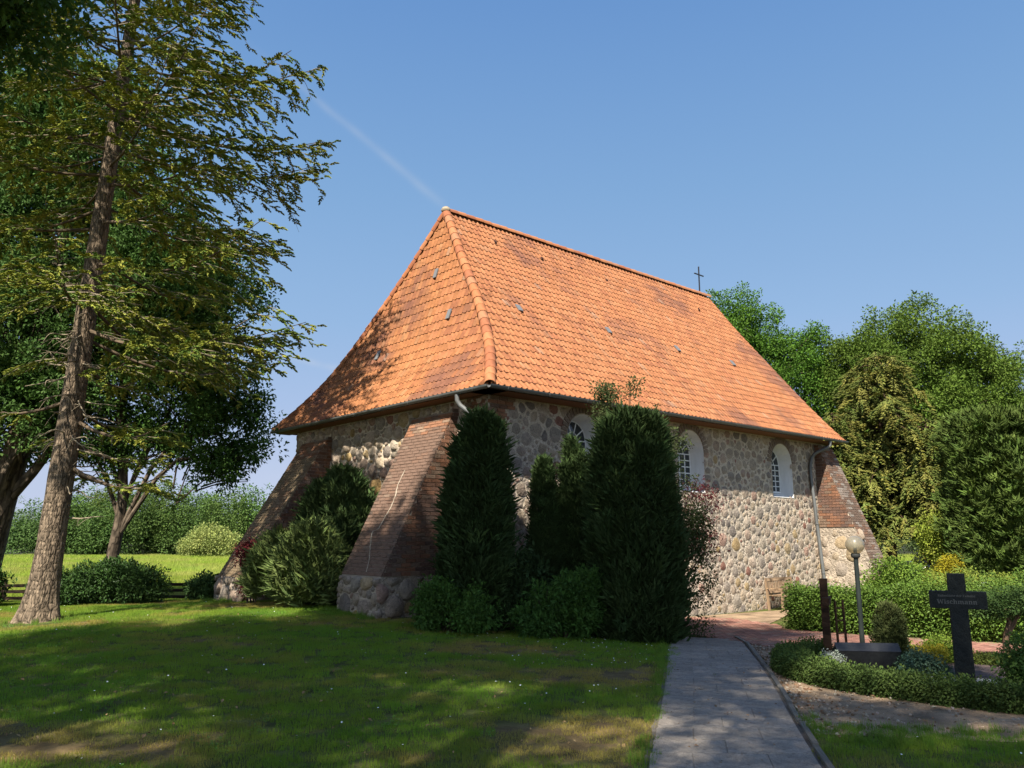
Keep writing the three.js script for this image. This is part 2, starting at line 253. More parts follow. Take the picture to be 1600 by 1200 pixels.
// deep splayed reveals, panes, bars
const glassMat = new THREE.MeshPhysicalMaterial({ color: C3(0.03, 0.035, 0.04), roughness: 0.06, metalness: 0, ior: 1.5 });
const barMat = std({ color: C3(0.75, 0.75, 0.74), roughness: 0.6 });
for (const [cx, hw, sill, spring] of wins) {
  const D = 0.45, ihw = hw - 0.1, o = archPts(cx, hw, sill, spring), i = archPts(cx, ihw, sill + 0.16, spring - 0.02), pos = [], uv = [], idx = [];
  const rings = 3;
  for (let k = 0; k <= rings; k++) o.forEach((p, j) => { const t = k / rings, q = i[j]; pos.push(lerp(p[0], q[0], t) + (k ? 0.008 * n3(p[0] * 3, p[1] * 3, k) : 0), lerp(p[1], q[1], t), WZ + 0.012 - t * D); uv.push(j * 0.2, t * 0.5); });
  const n = o.length;
  for (let k = 0; k < rings; k++) for (let j = 0; j < n; j++) { const a = k * n + j, b = k * n + (j + 1) % n; idx.push(a, a + n, b, b, a + n, b + n); }
  const win = part('window', geoOf(pos, idx, uv), plasterMat, church); win.material = plasterMat.clone(); win.material.side = THREE.DoubleSide;
  win.userData.label = 'deep white plastered window reveal';
  const zz = WZ - D + 0.03;
  // panes: a grid of small lights below, fan above; each a piece
  const cols = 4, y0 = sill + 0.2, y1 = spring - 0.02, rows = 5, cw = (2 * ihw) / cols, ch = (y1 - y0) / rows, r = rngOf(cx * 100 | 0);
  for (let c = 0; c < cols; c++) for (let q = 0; q < rows; q++) { const g = new THREE.BoxGeometry(cw - 0.03, ch - 0.03, 0.008); const m = part('pane', g, glassMat, win); m.position.set(cx - ihw + cw * (c + 0.5), y0 + ch * (q + 0.5), zz); m.rotation.set(rr(-0.02, 0.02, r), rr(-0.02, 0.02, r), 0); }
  for (let f = 0; f < 5; f++) { const s = new THREE.Shape(); const a0 = Math.PI * f / 5 + 0.03, a1 = Math.PI * (f + 1) / 5 - 0.03; s.absarc(0, 0, ihw - 0.02, a0, a1, false); s.absarc(0, 0, ihw * 0.42, a1, a0, true); const m = part('pane', new THREE.ExtrudeGeometry(s, { depth: 0.008, bevelEnabled: false, curveSegments: 4 }), glassMat, win); m.position.set(cx, y1 + 0.01, zz - 0.004); }
  const hub = new THREE.Shape(); hub.absarc(0, 0, ihw * 0.38, 0, Math.PI, false); hub.closePath(); { const m = part('pane', new THREE.ExtrudeGeometry(hub, { depth: 0.008, bevelEnabled: false, curveSegments: 6 }), glassMat, win); m.position.set(cx, y1 + 0.02, zz - 0.004); }
  const bars = [];
  const bar = (x, y, w, h) => { const g = new THREE.BoxGeometry(w, h, 0.035); g.translate(x, y, zz + 0.004); bars.push(g); };
  for (let c = 0; c <= cols; c++) bar(cx - ihw + cw * c, (y0 + y1) / 2, 0.028, y1 - y0);
  for (let q = 0; q <= rows; q++) bar(cx, y0 + ch * q, 2 * ihw, 0.026);
  for (let f = 1; f < 5; f++) { const t = Math.PI * f / 5, g = new THREE.BoxGeometry(0.026, ihw * 0.62, 0.035); g.translate(0, ihw * 0.7, 0); g.rotateZ(t - Math.PI / 2); g.translate(cx, y1 + 0.01, zz + 0.004); bars.push(g); }
  for (const q of [ihw * 0.4, ihw - 0.01]) { const g = new THREE.TorusGeometry(q, 0.014, 4, 14, Math.PI); g.translate(cx, y1 + 0.01, zz + 0.004); bars.push(g); }
  part('glazing_bars', mergeGeometries(bars.map((g) => { const h = g.index ? g.toNonIndexed() : g; h.deleteAttribute('uv'); return h; })), barMat, win);
  part('sill_board', (() => { const g = new THREE.BoxGeometry(2 * ihw + 0.02, 0.05, 0.05); g.translate(cx, sill + 0.185, zz + 0.01); return g; })(), barMat, win);
}
part('inner_dark', (() => { const g = new THREE.BoxGeometry(LEN - 3, 0.1, WID - 3); g.translate(LEN / 2, -0.3, -WID / 2); return g; })(), std({ color: C3(0.2, 0.18, 0.15) }), church).name = 'nave_floor';

// --- fieldstones: packed power cells, domed
function packStones(w, h, seed, sizes, blocked) {
  const r = rngOf(seed), pts = [];
  for (const [rad0, rad1, tries] of sizes) for (let k = 0; k < tries; k++) {
    const rad = rr(rad0, rad1, r), x = r() * w, y = r() * h;
    if (blocked && blocked(x, y, rad)) continue;
    let ok = true; for (const p of pts) if ((p.x - x) ** 2 + ((p.y - y) * 1.06) ** 2 < ((p.r + rad) * 0.92) ** 2) { ok = false; break; }
    if (ok) pts.push({ x, y, r: rad });
  }
  const cells = [];
  for (const p of pts) {
    const m = p.r * 2.1; let poly = []; for (let i = 0; i < 9; i++) { const t = i / 9 * 2 * Math.PI + p.x; poly.push([Math.max(-p.x + 0.01, Math.min(w - p.x - 0.01, m * Math.cos(t))), Math.max(-p.y, Math.min(h - p.y, m * Math.sin(t)))]); }
    for (const q of pts) {
      if (q === p) continue; const dx = q.x - p.x, dy = q.y - p.y, d2 = dx * dx + dy * dy; if (d2 > (m + q.r * 2) ** 2) continue;
      const c = (d2 + p.r * p.r - q.r * q.r) / 2, out = [];
      for (let i = 0; i < poly.length; i++) { const a = poly[i], b = poly[(i + 1) % poly.length], fa = a[0] * dx + a[1] * dy - c, fbb = b[0] * dx + b[1] * dy - c; if (fa <= 0) out.push(a); if ((fa < 0) !== (fbb < 0) && fa !== fbb) { const t = fa / (fa - fbb); out.push([lerp(a[0], b[0], t), lerp(a[1], b[1], t)]); } }
      poly = out; if (poly.length < 3) break;
    }
    if (poly.length < 3) continue;
    let cx = 0, cy = 0; for (const q of poly) { cx += q[0]; cy += q[1]; } cx /= poly.length; cy /= poly.length;
    // cut corners, then take ten points by angle
    let sm = []; for (let i = 0; i < poly.length; i++) { const a = poly[i], b = poly[(i + 1) % poly.length]; sm.push([lerp(a[0], b[0], 0.17), lerp(a[1], b[1], 0.17)], [lerp(a[0], b[0], 0.83), lerp(a[1], b[1], 0.83)]); }
    sm = sm.map((q) => [q[0] - cx, q[1] - cy]);
    const N = p.r > 0.13 ? 11 : 8, ring = [];
    for (let i = 0; i < N; i++) { const t = (i + 0.7 * r()) / N * 2 * Math.PI, ux = Math.cos(t), uy = Math.sin(t); let best = 0; for (let j = 0; j < sm.length; j++) { const a = sm[j], b = sm[(j + 1) % sm.length], ex = b[0] - a[0], ey = b[1] - a[1], den = ux * ey - uy * ex; if (Math.abs(den) < 1e-9) continue; const tt = (a[0] * ey - a[1] * ex) / den, ss = (a[0] * uy - a[1] * ux) / den; if (tt > 0 && ss >= -0.001 && ss <= 1.001) best = Math.max(best, tt); } if (best > 0) ring.push([ux * best, uy * best]); }
    if (ring.length < 5) continue;
    const rm = Math.min(...ring.map((q) => Math.hypot(...q))); const gap = rr(0.005, 0.017, r) + (r() < 0.12 ? 0.012 : 0);
    const f = Math.max(0.45, (rm - gap) / rm), rmax = p.r * 1.9;
    const outR = ring.map((q) => { const L = Math.hypot(...q), k = Math.min(L * f, rmax) / L; return [q[0] * k * rr(0.93, 1.05, r), q[1] * k * rr(0.93, 1.05, r)]; });
    cells.push({ x: p.x + cx, y: p.y + cy, r: p.r, ring: outR });
  }
  return cells;
}
const STONES = [[0.43, 0.37, 0.29], [0.48, 0.385, 0.3], [0.46, 0.34, 0.26], [0.36, 0.315, 0.265], [0.5, 0.41, 0.29], [0.53, 0.43, 0.31], [0.42, 0.26, 0.2], [0.4, 0.36, 0.3], [0.5, 0.42, 0.33], [0.21, 0.19, 0.175], [0.45, 0.38, 0.31], [0.46, 0.37, 0.28], [0.5, 0.4, 0.31]];
function stoneGeo(c, relief, map3, r, ochre = 0, dark = 1) {
  const pos = [], uv = [], idx = [], N = c.ring.length, h = relief * rr(0.7, 1.3, r) * Math.min(1.3, c.r / 0.17), tx = rr(-0.25, 0.25, r), ty = rr(-0.3, 0.2, r);
  const push = (x, y, d) => { const p = map3(c.x + x, c.y + y, d + (d > 0 ? (x * tx + y * ty) * 0.5 * Math.min(1, relief * 14) : 0)); pos.push(p.x, p.y, p.z); uv.push((c.x + x) * 0.8, (c.y + y) * 0.8); };
  for (const q of c.ring) push(q[0], q[1], -0.02);
  for (const q of c.ring) { const k = rr(0.82, 0.91, r); push(q[0] * k, q[1] * k, h * rr(0.75, 1.0, r)); }
  push(0, 0, h * 1.08);
  for (let i = 0; i < N; i++) { const j = (i + 1) % N; idx.push(i, j, N + i, j, N + j, N + i, N + i, N + j, 2 * N); }
  const b = STONES[(r() * STONES.length) | 0], k = rr(0.75, 1.12, r) * dark; let col = C3(b[0] * k, b[1] * k, b[2] * k).lerp(C3(0.4, 0.315, 0.25), 0.3);
  if (r() < ochre) col.lerp(C3(0.46, 0.31, 0.11), rr(0.3, 0.8, r)); if (r() < 0.02) col = C3(0.31, 0.16, 0.12);
  const g = geoOf(pos, idx, uv); 
  return tint(g, col);
}
const SIZES = (k) => [[0.25 * k, 0.3 * k, 90], [0.19 * k, 0.25 * k, 1300], [0.14 * k, 0.19 * k, 5000], [0.085 * k, 0.13 * k, 7000], [0.05 * k, 0.08 * k, 7000]];
const allStones = []; // {geo, wall, score}
function winBlocked(x, y, rad) { const a = WA0 + x, yy = WBASE + y; for (const [cx, hw, sill, spring] of wins) { const m = rad * 0.85 + 0.05; if (yy > sill - m && yy < spring && Math.abs(a - cx) < hw + m) return true; if (yy >= spring && Math.hypot(a - cx, yy - spring) < hw + m + 0.16) return true; } if (a < 1.15 - (yy - 4.3) * 0.0 && yy > 4.2 && a < 0.62 + 0.3) return true; if (a > 7.05 && a < 7.4 && yy < 2.95) return true; return false; }
{
  const r = rngOf(101);
  for (const c of packStones(WA1 - WA0 - 0.05, 5.75, 11, SIZES(0.76), winBlocked)) {
    const y = WBASE + c.y, a = WA0 + c.x; if (y < -0.45) continue;
    const oc = y < 2.4 && a > 7.5 ? 0.16 : 0.03;
    const g = stoneGeo(c, 0.011, (x, yy, d) => V(WA0 + x, WBASE + yy, WZ + d), r, oc, y < 2.8 ? 1.12 : 0.95);
    const hid = a < 7.2 && !(y > 2.6 && a > 4.7) && !(a > 1.0 && a < 2.6 && y > 2.4);
    allStones.push({ g, wall: longWall, score: (hid ? 0.2 : 1) * c.r / Math.hypot(a - camL.x, WZ - camL.z) });
  }
  for (const c of packStones(WID - 1.24, 5.75, 12, SIZES(0.8), null)) {
    const y = WBASE + c.y, s = 0.62 + c.x; if (y < -0.2) continue;
    const g = stoneGeo(c, 0.055, (x, yy, d) => V(OVER - d, WBASE + yy, -(0.62 + x)), r, 0.15, 1.1); const ix = g.index.array; for (let i = 0; i < ix.length; i += 3) { const t = ix[i]; ix[i] = ix[i + 1]; ix[i + 1] = t; } g.computeVertexNormals();
    const hid = y < 2.6 || s < 1.2;
    allStones.push({ g, wall: endWall, score: (hid ? 0.2 : 0.6) * c.r / Math.hypot(OVER - camL.x, s + camL.z) });
  }
  // flip check for the long wall: normals must face out
  for (const st of allStones) if (st.wall === longWall) { const nz = st.g.attributes.normal.getZ(st.g.attributes.normal.count - 1); if (nz < 0) { const ix = st.g.index.array; for (let i = 0; i < ix.length; i += 3) { const t = ix[i]; ix[i] = ix[i + 1]; ix[i + 1] = t; } st.g.computeVertexNormals(); } }
  for (const st of allStones) if (st.wall === endWall) { const nx = st.g.attributes.normal.getX(st.g.attributes.normal.count - 1); if (nx > 0) { const ix = st.g.index.array; for (let i = 0; i < ix.length; i += 3) { const t = ix[i]; ix[i] = ix[i + 1]; ix[i + 1] = t; } st.g.computeVertexNormals(); } }
  allStones.sort((p, q) => q.score - p.score);
  const rest = new Map();
  allStones.forEach((st, k) => { if (k < 300) part('fieldstone', st.g, stoneMat, st.wall); else rest.set(st.wall, [...(rest.get(st.wall) ?? []), st.g]); });
  for (const [w, gs] of rest) part('smaller_fieldstones', mergeGeometries(gs), stoneMat, w).userData.kind = 'stuff';
}
// --- bricks
const brickList = []; // {m: Matrix4, parent, score, tone}
const brickTone = (r) => { const t = r(), k = rr(0.75, 1.2, r); return t < 0.5 ? C3(0.35 * k, 0.175 * k, 0.105 * k) : t < 0.75 ? C3(0.28 * k, 0.155 * k, 0.105 * k) : C3(0.33 * k, 0.225 * k, 0.16 * k); };
function brickAt(parent, p, ex, ey, ez, w, h, d, r, score = 1, tone) {
  if (ex.clone().cross(ey).dot(ez) < 0) ex = ex.clone().negate();
  const m = new THREE.Matrix4().makeBasis(ex.clone().multiplyScalar(w), ey.clone().multiplyScalar(h), ez.clone().multiplyScalar(d)); m.setPosition(p.clone().addScaledVector(ez, rr(-0.004, 0.004, r)));
  const wp = toWorld(p.x, p.y, p.z); brickList.push({ m, parent, tone: tone ?? brickTone(r), score: score * w / wp.distanceTo(camera.position) });
}
{ // quoin under the near eave corner, strip in the long wall, arches over the windows
  const r = rngOf(301), X = V(1, 0, 0), Y = V(0, 1, 0), Z = V(0, 0, 1);
  for (let k = 0; k < 14; k++) {
    const y = 4.28 + k * 0.093, n = k < 2 ? 1 : k < 4 ? 2 : k < 7 ? 2 : 3;
    for (let i = 0; i < n; i++) brickAt(longWall, V(OVER + 0.115 + i * 0.25 + (k % 2 ? 0.06 : 0), y, WZ + 0.008), X, Y, Z, 0.235, 0.08, 0.05, r, 1.2);
    for (let i = 0; i < n; i++) brickAt(endWall, V(OVER - 0.008, y, -(0.62 + 0.13 + i * 0.25 + (k % 2 ? 0 : 0.06))), V(0, 0, -1), Y, V(-1, 0, 0), 0.235, 0.08, 0.05, r, 1);
  }
  for (let k = 0; k < 35; k++) for (let i = 0; i < (k % 2 ? 1 : 2); i++) brickAt(longWall, V(7.2 + (k % 2 ? 0 : (i - 0.5) * 0.16), -0.3 + k * 0.093, WZ + 0.02), X, Y, Z, k % 2 ? 0.3 : 0.15, 0.08, 0.05, r, 0.4);
  for (const [cx, hw, , spring] of wins) for (let i = 0; i < 19; i++) { const t = Math.PI * (i + 0.5) / 19, rad = hw + 0.13, ex = V(-Math.sin(t), Math.cos(t), 0), ey = V(Math.cos(t), Math.sin(t), 0); brickAt(longWall, V(cx + rad * Math.cos(t), spring + rad * 1.01 * Math.sin(t), WZ + 0.006), ex, ey, Z, 0.085, 0.2, 0.05, r, 1.5, C3(0.34, 0.26, 0.2)); }
}
const butStoneMat = stoneMat;
function buttress(name, O, out, side, width, q, topY, pl, base, seed, visSide, label, dirt = 0.3, lichen = 0, stoneTo = 0) {
  // O: wall-face point at the middle; out: outward; side: along the wall; visSide: the side face that is seen (+1 / -1)
  const r = rngOf(seed), Y = V(0, 1, 0), P = (o, y, s) => O.clone().addScaledVector(out, o).addScaledVector(side, s).setY(y);
  const dirtCol = seed === 402 ? C3(0.26, 0.2, 0.125) : C3(0.2, 0.145, 0.115);
  const o0 = 0.16, o1 = q - 0.12, W2 = width / 2;
  const slope = (y) => (y > topY ? o0 : lerp(o1, o0, (y - pl) / (topY - pl)));
  const pos = [], idx = [], uv = [];
  const prof = [[-0.3, base], [q, base], [q - 0.04, pl - 0.25], [o1, pl], [o0, topY], [-0.3, topY + 0.25]];
  for (const s of [-1, 1]) prof.forEach(([o, y]) => { const p = P(o, y, s * (W2 - 0.015)); pos.push(p.x, p.y, p.z); uv.push(o, y); });
  const n = prof.length;
  for (let i = 0; i < n; i++) { const j = (i + 1) % n; idx.push(i, j, n + i, j, n + j, n + i); }
  for (let i = 1; i < n - 1; i++) { idx.push(0, i + 1, i, n, n + i, n + i + 1); }
  const gg = geoOf(pos, idx, uv).toNonIndexed(); gg.computeVertexNormals();
  const mm = mortarMat.clone(); mm.color = C3(0.5, 0.42, 0.335); mm.side = THREE.DoubleSide;
  const b = part(name, gg, mm, church); b.userData.label = label;
  const sd = P(o1, pl, 0).sub(P(o0, topY, 0)), SL = sd.length(); sd.normalize(); const nz = sd.clone().cross(side).normalize(); if (nz.y < 0) nz.negate();
  const up = sd.clone().negate();
  const rows = Math.round(SL / 0.088), nb = Math.round(width / 0.26);
  for (let i = 0; i < rows; i++) for (let j = 0; j <= nb; j++) {
    const bw = width / nb; let x0 = -W2 + (j - (i % 2 ? 0.5 : 0)) * bw, x1 = x0 + bw; x0 = Math.max(x0, -W2); x1 = Math.min(x1, W2); if (x1 - x0 < 0.05) continue;
    const p = P(o0, topY, (x0 + x1) / 2).addScaledVector(sd, (i + 0.5) * 0.088).addScaledVector(nz, 0.0);
    const t = i / rows, tone = brickTone(r); if (t > 0.12) { const d = sst(-0.25, 0.5, fb(x0 * 2 + seed, i * 0.09, 2)) * dirt * 1.6; tone.lerp(dirtCol, Math.min(0.9, d + dirt)); }
    if (r() < lichen * (0.5 + 0.9 * fb(x0 * 2, i * 0.05, seed))) tone.lerp(C3(0.5, 0.46, 0.41), rr(0.15, 0.6, r));
    brickAt(b, p, side, up, nz, x1 - x0 - 0.012, 0.076, 0.035, r, 1.1, tone);
  }
  for (const vs of [visSide]) { // seen side face: level courses, cut along the slope
    const ez = side.clone().multiplyScalar(vs), ex = out;
    for (let y = Math.max(pl, stoneTo) + 0.05; y < topY + 0.12; y += 0.093) {
      const end = Math.max(0.18, slope(y) - 0.01); let x = (Math.round(y / 0.093) % 2) * 0.12 - 0.1;
      while (x < end - 0.04) { const x1 = Math.min(x + 0.25, end), xs = Math.max(0, x); if (x1 - xs > 0.05) { const tone = brickTone(r), d = sst(-0.3, 0.45, fb(xs * 1.5 + seed, y * 1.3, 4)) * dirt; tone.lerp(C3(0.16, 0.12, 0.11), Math.min(0.7, d * (y < topY * 0.75 ? 1.3 : 0.5))); brickAt(b, P((xs + x1) / 2, y, vs * (W2 - 0.008)), ex, Y, ez, x1 - xs - 0.012, 0.081, 0.04, r, 0.9, tone); } x += 0.25; }
    }
  }
  // boulder plinth
  const top = Math.max(pl, stoneTo), faces = [[P(q, base, -W2), side, out, width, pl], [P(0, base, visSide * W2), out, side.clone().multiplyScalar(visSide), q, top]];
  const gs = [];
  for (const [o, ex, ez, w, tp] of faces) for (const c of packStones(w, tp - base, seed + 7, [[0.2, 0.27, 300], [0.12, 0.18, 600], [0.06, 0.1, 800]], (x, y, rad) => w === q && base + y > pl && x > slope(base + y) - rad)) {
    const g = stoneGeo(c, stoneTo ? 0.03 : 0.06, (x, y, d) => o.clone().addScaledVector(ex, x).addScaledVector(ez, d - 0.03 - (y > tp - base - 0.25 ? 0.03 : 0)).setY(base + y), r, 0.05, stoneTo ? 1 : 0.72);
    const nrm = V().fromBufferAttribute(g.attributes.normal, g.attributes.normal.count - 1); if (nrm.dot(ez) < 0) { const ix = g.index.array; for (let i = 0; i < ix.length; i += 3) { const t = ix[i]; ix[i] = ix[i + 1]; ix[i + 1] = t; } g.computeVertexNormals(); }
    part('boulder', g, butStoneMat, b);
  }
  return { b, P, sd, nz, SL, W2, o0 };
}
const nb1 = buttress('buttress', V(OVER, 0, -2.55), V(-1, 0, 0), V(0, 0, -1), 1.68, 2.12, 4.86, 1.15, -0.1, 401, -1, 'near sloping brick buttress on boulders', 0.6);
buttress('buttress', V(OVER, 0, -8.5), V(-1, 0, 0), V(0, 0, -1), 1.55, 2.6, 4.75, 0.95, -0.2, 402, -1, 'far left sloping brick buttress', 0.55);
buttress('buttress', V(15.6, 0, -0.62), V(0, 0, 1), V(1, 0, 0), 0.98, 2.15, 5.0, 0.35, -0.6, 403, -1, 'right-hand sloping brick buttress, white with lichen', 0.5, 0.75, 2.3);
{ // pale mortar line where an old crack was filled
  const pts = [[0.36, 0.1], [0.45, 0.12], [0.53, 0.02], [0.6, 0.0], [0.66, 0.06], [0.72, 0.1], [0.75, 0.3], [0.8, 0.2], [0.86, 0.05], [0.93, -0.12], [0.98, -0.2]], pos = [], idx = [], r = rngOf(9);
  const c = new THREE.CatmullRomCurve3(pts.map(([t, w]) => V(t, w, 0))).getPoints(60);
  c.forEach((p, i) => { const wd = rr(0.008, 0.022, r), j = rr(-0.012, 0.012, r); for (const s of [-1, 1]) { const q = nb1.P(nb1.o0, 4.86, -(p.y + j + s * wd) * -1).addScaledVector(nb1.sd, p.x * nb1.SL).addScaledVector(nb1.nz, 0.026); pos.push(q.x, q.y, q.z); } if (i) { const k = 2 * i; idx.push(k - 2, k - 1, k, k - 1, k + 1, k); } });
  const m = mortarMat.clone(); m.side = THREE.DoubleSide; part('filled_crack', geoOf(pos, idx), m, nb1.b);
}
{
  const box = new THREE.BoxGeometry(1, 1, 1), pal = {};
  brickList.sort((p, q) => q.score - p.score);
  const rest = new Map();
  brickList.forEach((k, i) => {
    if (i < 300) { // shared box, a dozen shared tones
      const key = [k.tone.r, k.tone.g, k.tone.b].map((v) => Math.round(v * 18)).join(); pal[key] ??= std({ color: k.tone, map: grain, bumpMap: grainBump, bumpScale: 0.01, roughness: 0.9 });
      const m = part('brick', box, pal[key], k.parent); k.m.decompose(m.position, m.quaternion, m.scale);
    } else { const g = box.clone().applyMatrix4(k.m); tint(g, k.tone); rest.set(k.parent, [...(rest.get(k.parent) ?? []), g]); }
  });
  for (const [p, gs] of rest) part('brickwork', mergeGeometries(gs), brickMat, p).userData.kind = 'stuff';
}
// --- roof
const roof = (() => {
  const pos = [], idx = [], K = 26, dn = 0.1; const row = [];
  for (let k = 0; k <= K; k++) { const h = RH * k / K, s = sR(h), a = aA(h), y = EAVE + h - dn; row.push([[a, y, -s], [LEN, y, -s], [a, y, -(WID - s)], [LEN, y, -(WID - s)]]); }
  const quad = (p) => { const b = pos.length / 3; p.forEach((q) => pos.push(...q)); idx.push(b, b + 1, b + 2, b, b + 2, b + 3); };
  for (let k = 0; k < K; k++) { const A = row[k], B = row[k + 1]; quad([A[0], A[1], B[1], B[0]]); quad([A[2], A[0], B[0], B[2]]); quad([A[3], A[2], B[2], B[3]]); }
  const y = EAVE - dn - 0.02; // eaves soffit
  quad([[0.02, y, -0.02], [0.02, y, -0.7], [LEN, y, -0.7], [LEN, y, -0.02]]); quad([[0.02, y, -0.03], [OVER + 0.05, y, -0.03], [OVER + 0.05, y, -WID], [0.02, y, -WID]]);
  const m = part('roof', geoOf(pos, idx).toNonIndexed(), deckMat.clone(), church); m.geometry.computeVertexNormals(); m.material.side = THREE.DoubleSide; return m;
})();
{
  const TW = 0.1715, TG = 0.283, NX = 8;
  const prof = (x) => { const t = x / TW; return t < 0.4 ? 0.034 * Math.sin(Math.PI * t / 0.4) ** 0.8 : -0.006 * Math.sin(Math.PI * (t - 0.4) / 0.6); };
  const tileVerts = (len) => { // [x, y, z] triples: lip, lower edge, upper edge
    const P = []; for (let j = 0; j <= NX; j++) { const x = TW * 1.06 * j / NX, z = prof(Math.min(x, TW)); P.push([x, 0.0, z + 0.006], [x, 0, z + 0.03], [x, len, z + 0.004]); } return P;
  };
  const idx = []; for (let j = 0; j < NX; j++) { const k = j * 3; idx.push(k, k + 3, k + 1, k + 1, k + 3, k + 4, k + 1, k + 4, k + 2, k + 2, k + 4, k + 5); }
  const base = tileVerts(TG + 0.05), uvT = base.map((p) => [p[0] * 2, p[1] * 2]);
  const mkGeo = (verts, ix, uo) => { const g = geoOf(verts.flat(), ix, uvT.map((q) => [q[0] + uo, q[1] + uo * 1.7]).flat()); return g; };
  // share geometry of whole tiles for the parts
  const shared = [0, 0.37, 0.71].map((u) => mkGeo(base, idx, u));
  const arc = (X, Yy) => { const L = [0]; for (let i = 1; i < X.length; i++) L.push(L[i - 1] + Math.hypot(X[i] - X[i - 1], Yy[i] - Yy[i - 1])); return L; };
  const cand = [], r = rngOf(501);
  const colorAt = (x, y, z, left) => {
    const t = r(), k = rr(0.93, 1.07, r); let c = t < 0.62 ? C3(0.375, 0.152, 0.066) : t < 0.85 ? C3(0.395, 0.168, 0.076) : t < 0.95 ? C3(0.325, 0.125, 0.058) : C3(0.36, 0.17, 0.085);
    c.multiplyScalar(k); if (left) c.multiply(C3(1.0, 1.0, 0.9));
    const stain = fb(x * 0.35 + z * 0.2 + 3, y * 0.28 + x * 0.1, z * 0.3) + 0.35 * n3(x * 2.5, y * 2.5, z * 2.5); c.lerp(C3(0.18, 0.08, 0.055), 0.8 * sst(0.0, 0.6, stain));
    if (r() < 0.008) c.lerp(C3(0.3, 0.28, 0.22), 0.3);
    return c;
  };
  function slope(X, Yy, left) {
    const L = arc(X, Yy), total = L[L.length - 1], at = (l) => { const f = tab(L, X)(l), g = tab(L, Yy)(l); return [f, g]; };
    const rows = Math.floor(total / TG), gauge = total / rows;
    for (let i = 0; i < rows; i++) {
      const l0 = i * gauge - 0.03, [c0, h0] = i ? at(l0) : [-0.03, -0.03], [c1, h1] = at(Math.min(total, l0 + gauge)); const d = Math.hypot(c1 - c0, h1 - h0), dc = (c1 - c0) / d, dh = (h1 - h0) / d;
      const T = left ? V(dc, dh, 0) : V(0, dh, -dc), N = left ? V(-dh, dc, 0) : V(0, dc, dh), X3 = left ? V(0, 0, 1) : V(1, 0, 0);
      const n = Math.ceil((left ? WID : LEN) / TW);
      for (let j = 0; j < n; j++) {
        const off = rr(-0.004, 0.004, r), yaw = rr(-0.012, 0.012, r);
        const o = left ? V(c0, EAVE + h0, -WID + j * TW + off) : V(j * TW + off, EAVE + h0, -c0);
        const m = new THREE.Matrix4().makeBasis(X3, T, N).multiply(new THREE.Matrix4().makeRotationZ(yaw)); m.setPosition(o.clone().addScaledVector(N, -0.01 + rr(0, 0.006, r)).addScaledVector(T, rr(-0.008, 0.008, r)));
        // hip and verge limits at the lower and upper edge
        const lim = (h) => (left ? [-(WID - sR(Math.max(0, h))), -sR(Math.max(0, h))] : [aA(Math.max(0, h)), LEN + 0.03]);
        const [la0, lb0] = lim(h0), [la1, lb1] = lim(h1), x0 = left ? o.z : o.x, x1 = x0 + TW;
        if (x1 < Math.min(la0, la1) - 0.0 || x0 > Math.max(lb0, lb1)) continue;
        const whole = x0 >= Math.max(la0, la1) - 0.02 && x1 <= Math.min(lb0, lb1) + 0.03;
        const col = colorAt(o.x, o.y, o.z, left), w = toWorld(o.x, o.y, o.z);
        const face = N.dot(camL.clone().sub(o).normalize());
        cand.push({ m, col, whole, left, score: whole ? (0.3 + face) / w.distanceTo(camera.position) : 0 });
      }
    }
  }
  slope(SX, SY, false); slope(AX, AY, true);
  cand.sort((a, b) => b.score - a.score);
  const pal = {}, rest = [], v = V();
  cand.forEach((t, i) => {
    if (i < 300) { const key = [t.col.r, t.col.g, t.col.b].map((q) => Math.round(q * 25)).join(); pal[key] ??= std({ color: t.col, map: tileMap, roughness: 0.78, side: THREE.DoubleSide }); const m = part('roof_tile', shared[i % 3], pal[key], roof); t.m.decompose(m.position, m.quaternion, m.scale); return; }
    const pts = base.map((p) => { v.set(...p).applyMatrix4(t.m); if (!t.whole) { const h = Math.max(0, v.y - EAVE); if (t.left) v.z = Math.min(-sR(h), Math.max(-(WID - sR(h)), v.z)); else v.x = Math.min(LEN + 0.04, Math.max(aA(h), v.x)); } return v.toArray(); });
    rest.push(tint(mkGeo(pts, idx, (i * 0.37) % 1), t.col));
  });
  const tm = tileMat.clone(); tm.side = THREE.DoubleSide;
  part('upper_roof_tiles', mergeGeometries(rest), tm, roof).userData.kind = 'stuff';
  // hip and ridge tiles: tapering half pipes, each lapped over the next
  const hipGeo = (len) => { const P = [], ix = [], uv = [], n = 9; for (const [y, ra, rb] of [[0, 0.142, 0.1], [0, 0.142, 0.122], [len * 0.5, 0.132, 0.112], [len, 0.118, 0.1]]) for (let j = 0; j <= n; j++) { const t = Math.PI * (j / n * 1.1 - 0.05); const q = y === 0 && P.length / 3 < n + 1 ? rb + 0.02 : ra; P.push(q * Math.cos(t), y, q * Math.sin(t) * 0.92); uv.push(j * 0.1, y); } for (let k = 0; k < 3; k++) for (let j = 0; j < n; j++) { const a = k * (n + 1) + j, b = a + n + 1; ix.push(a, b, a + 1, a + 1, b, b + 1); } return geoOf(P, ix, uv); };
  const hg = hipGeo(0.4), hm = [C3(0.41, 0.155, 0.066), C3(0.44, 0.18, 0.08), C3(0.34, 0.125, 0.06), C3(0.39, 0.175, 0.09)].map((c) => std({ color: c, map: tileMap, roughness: 0.8, side: THREE.DoubleSide }));
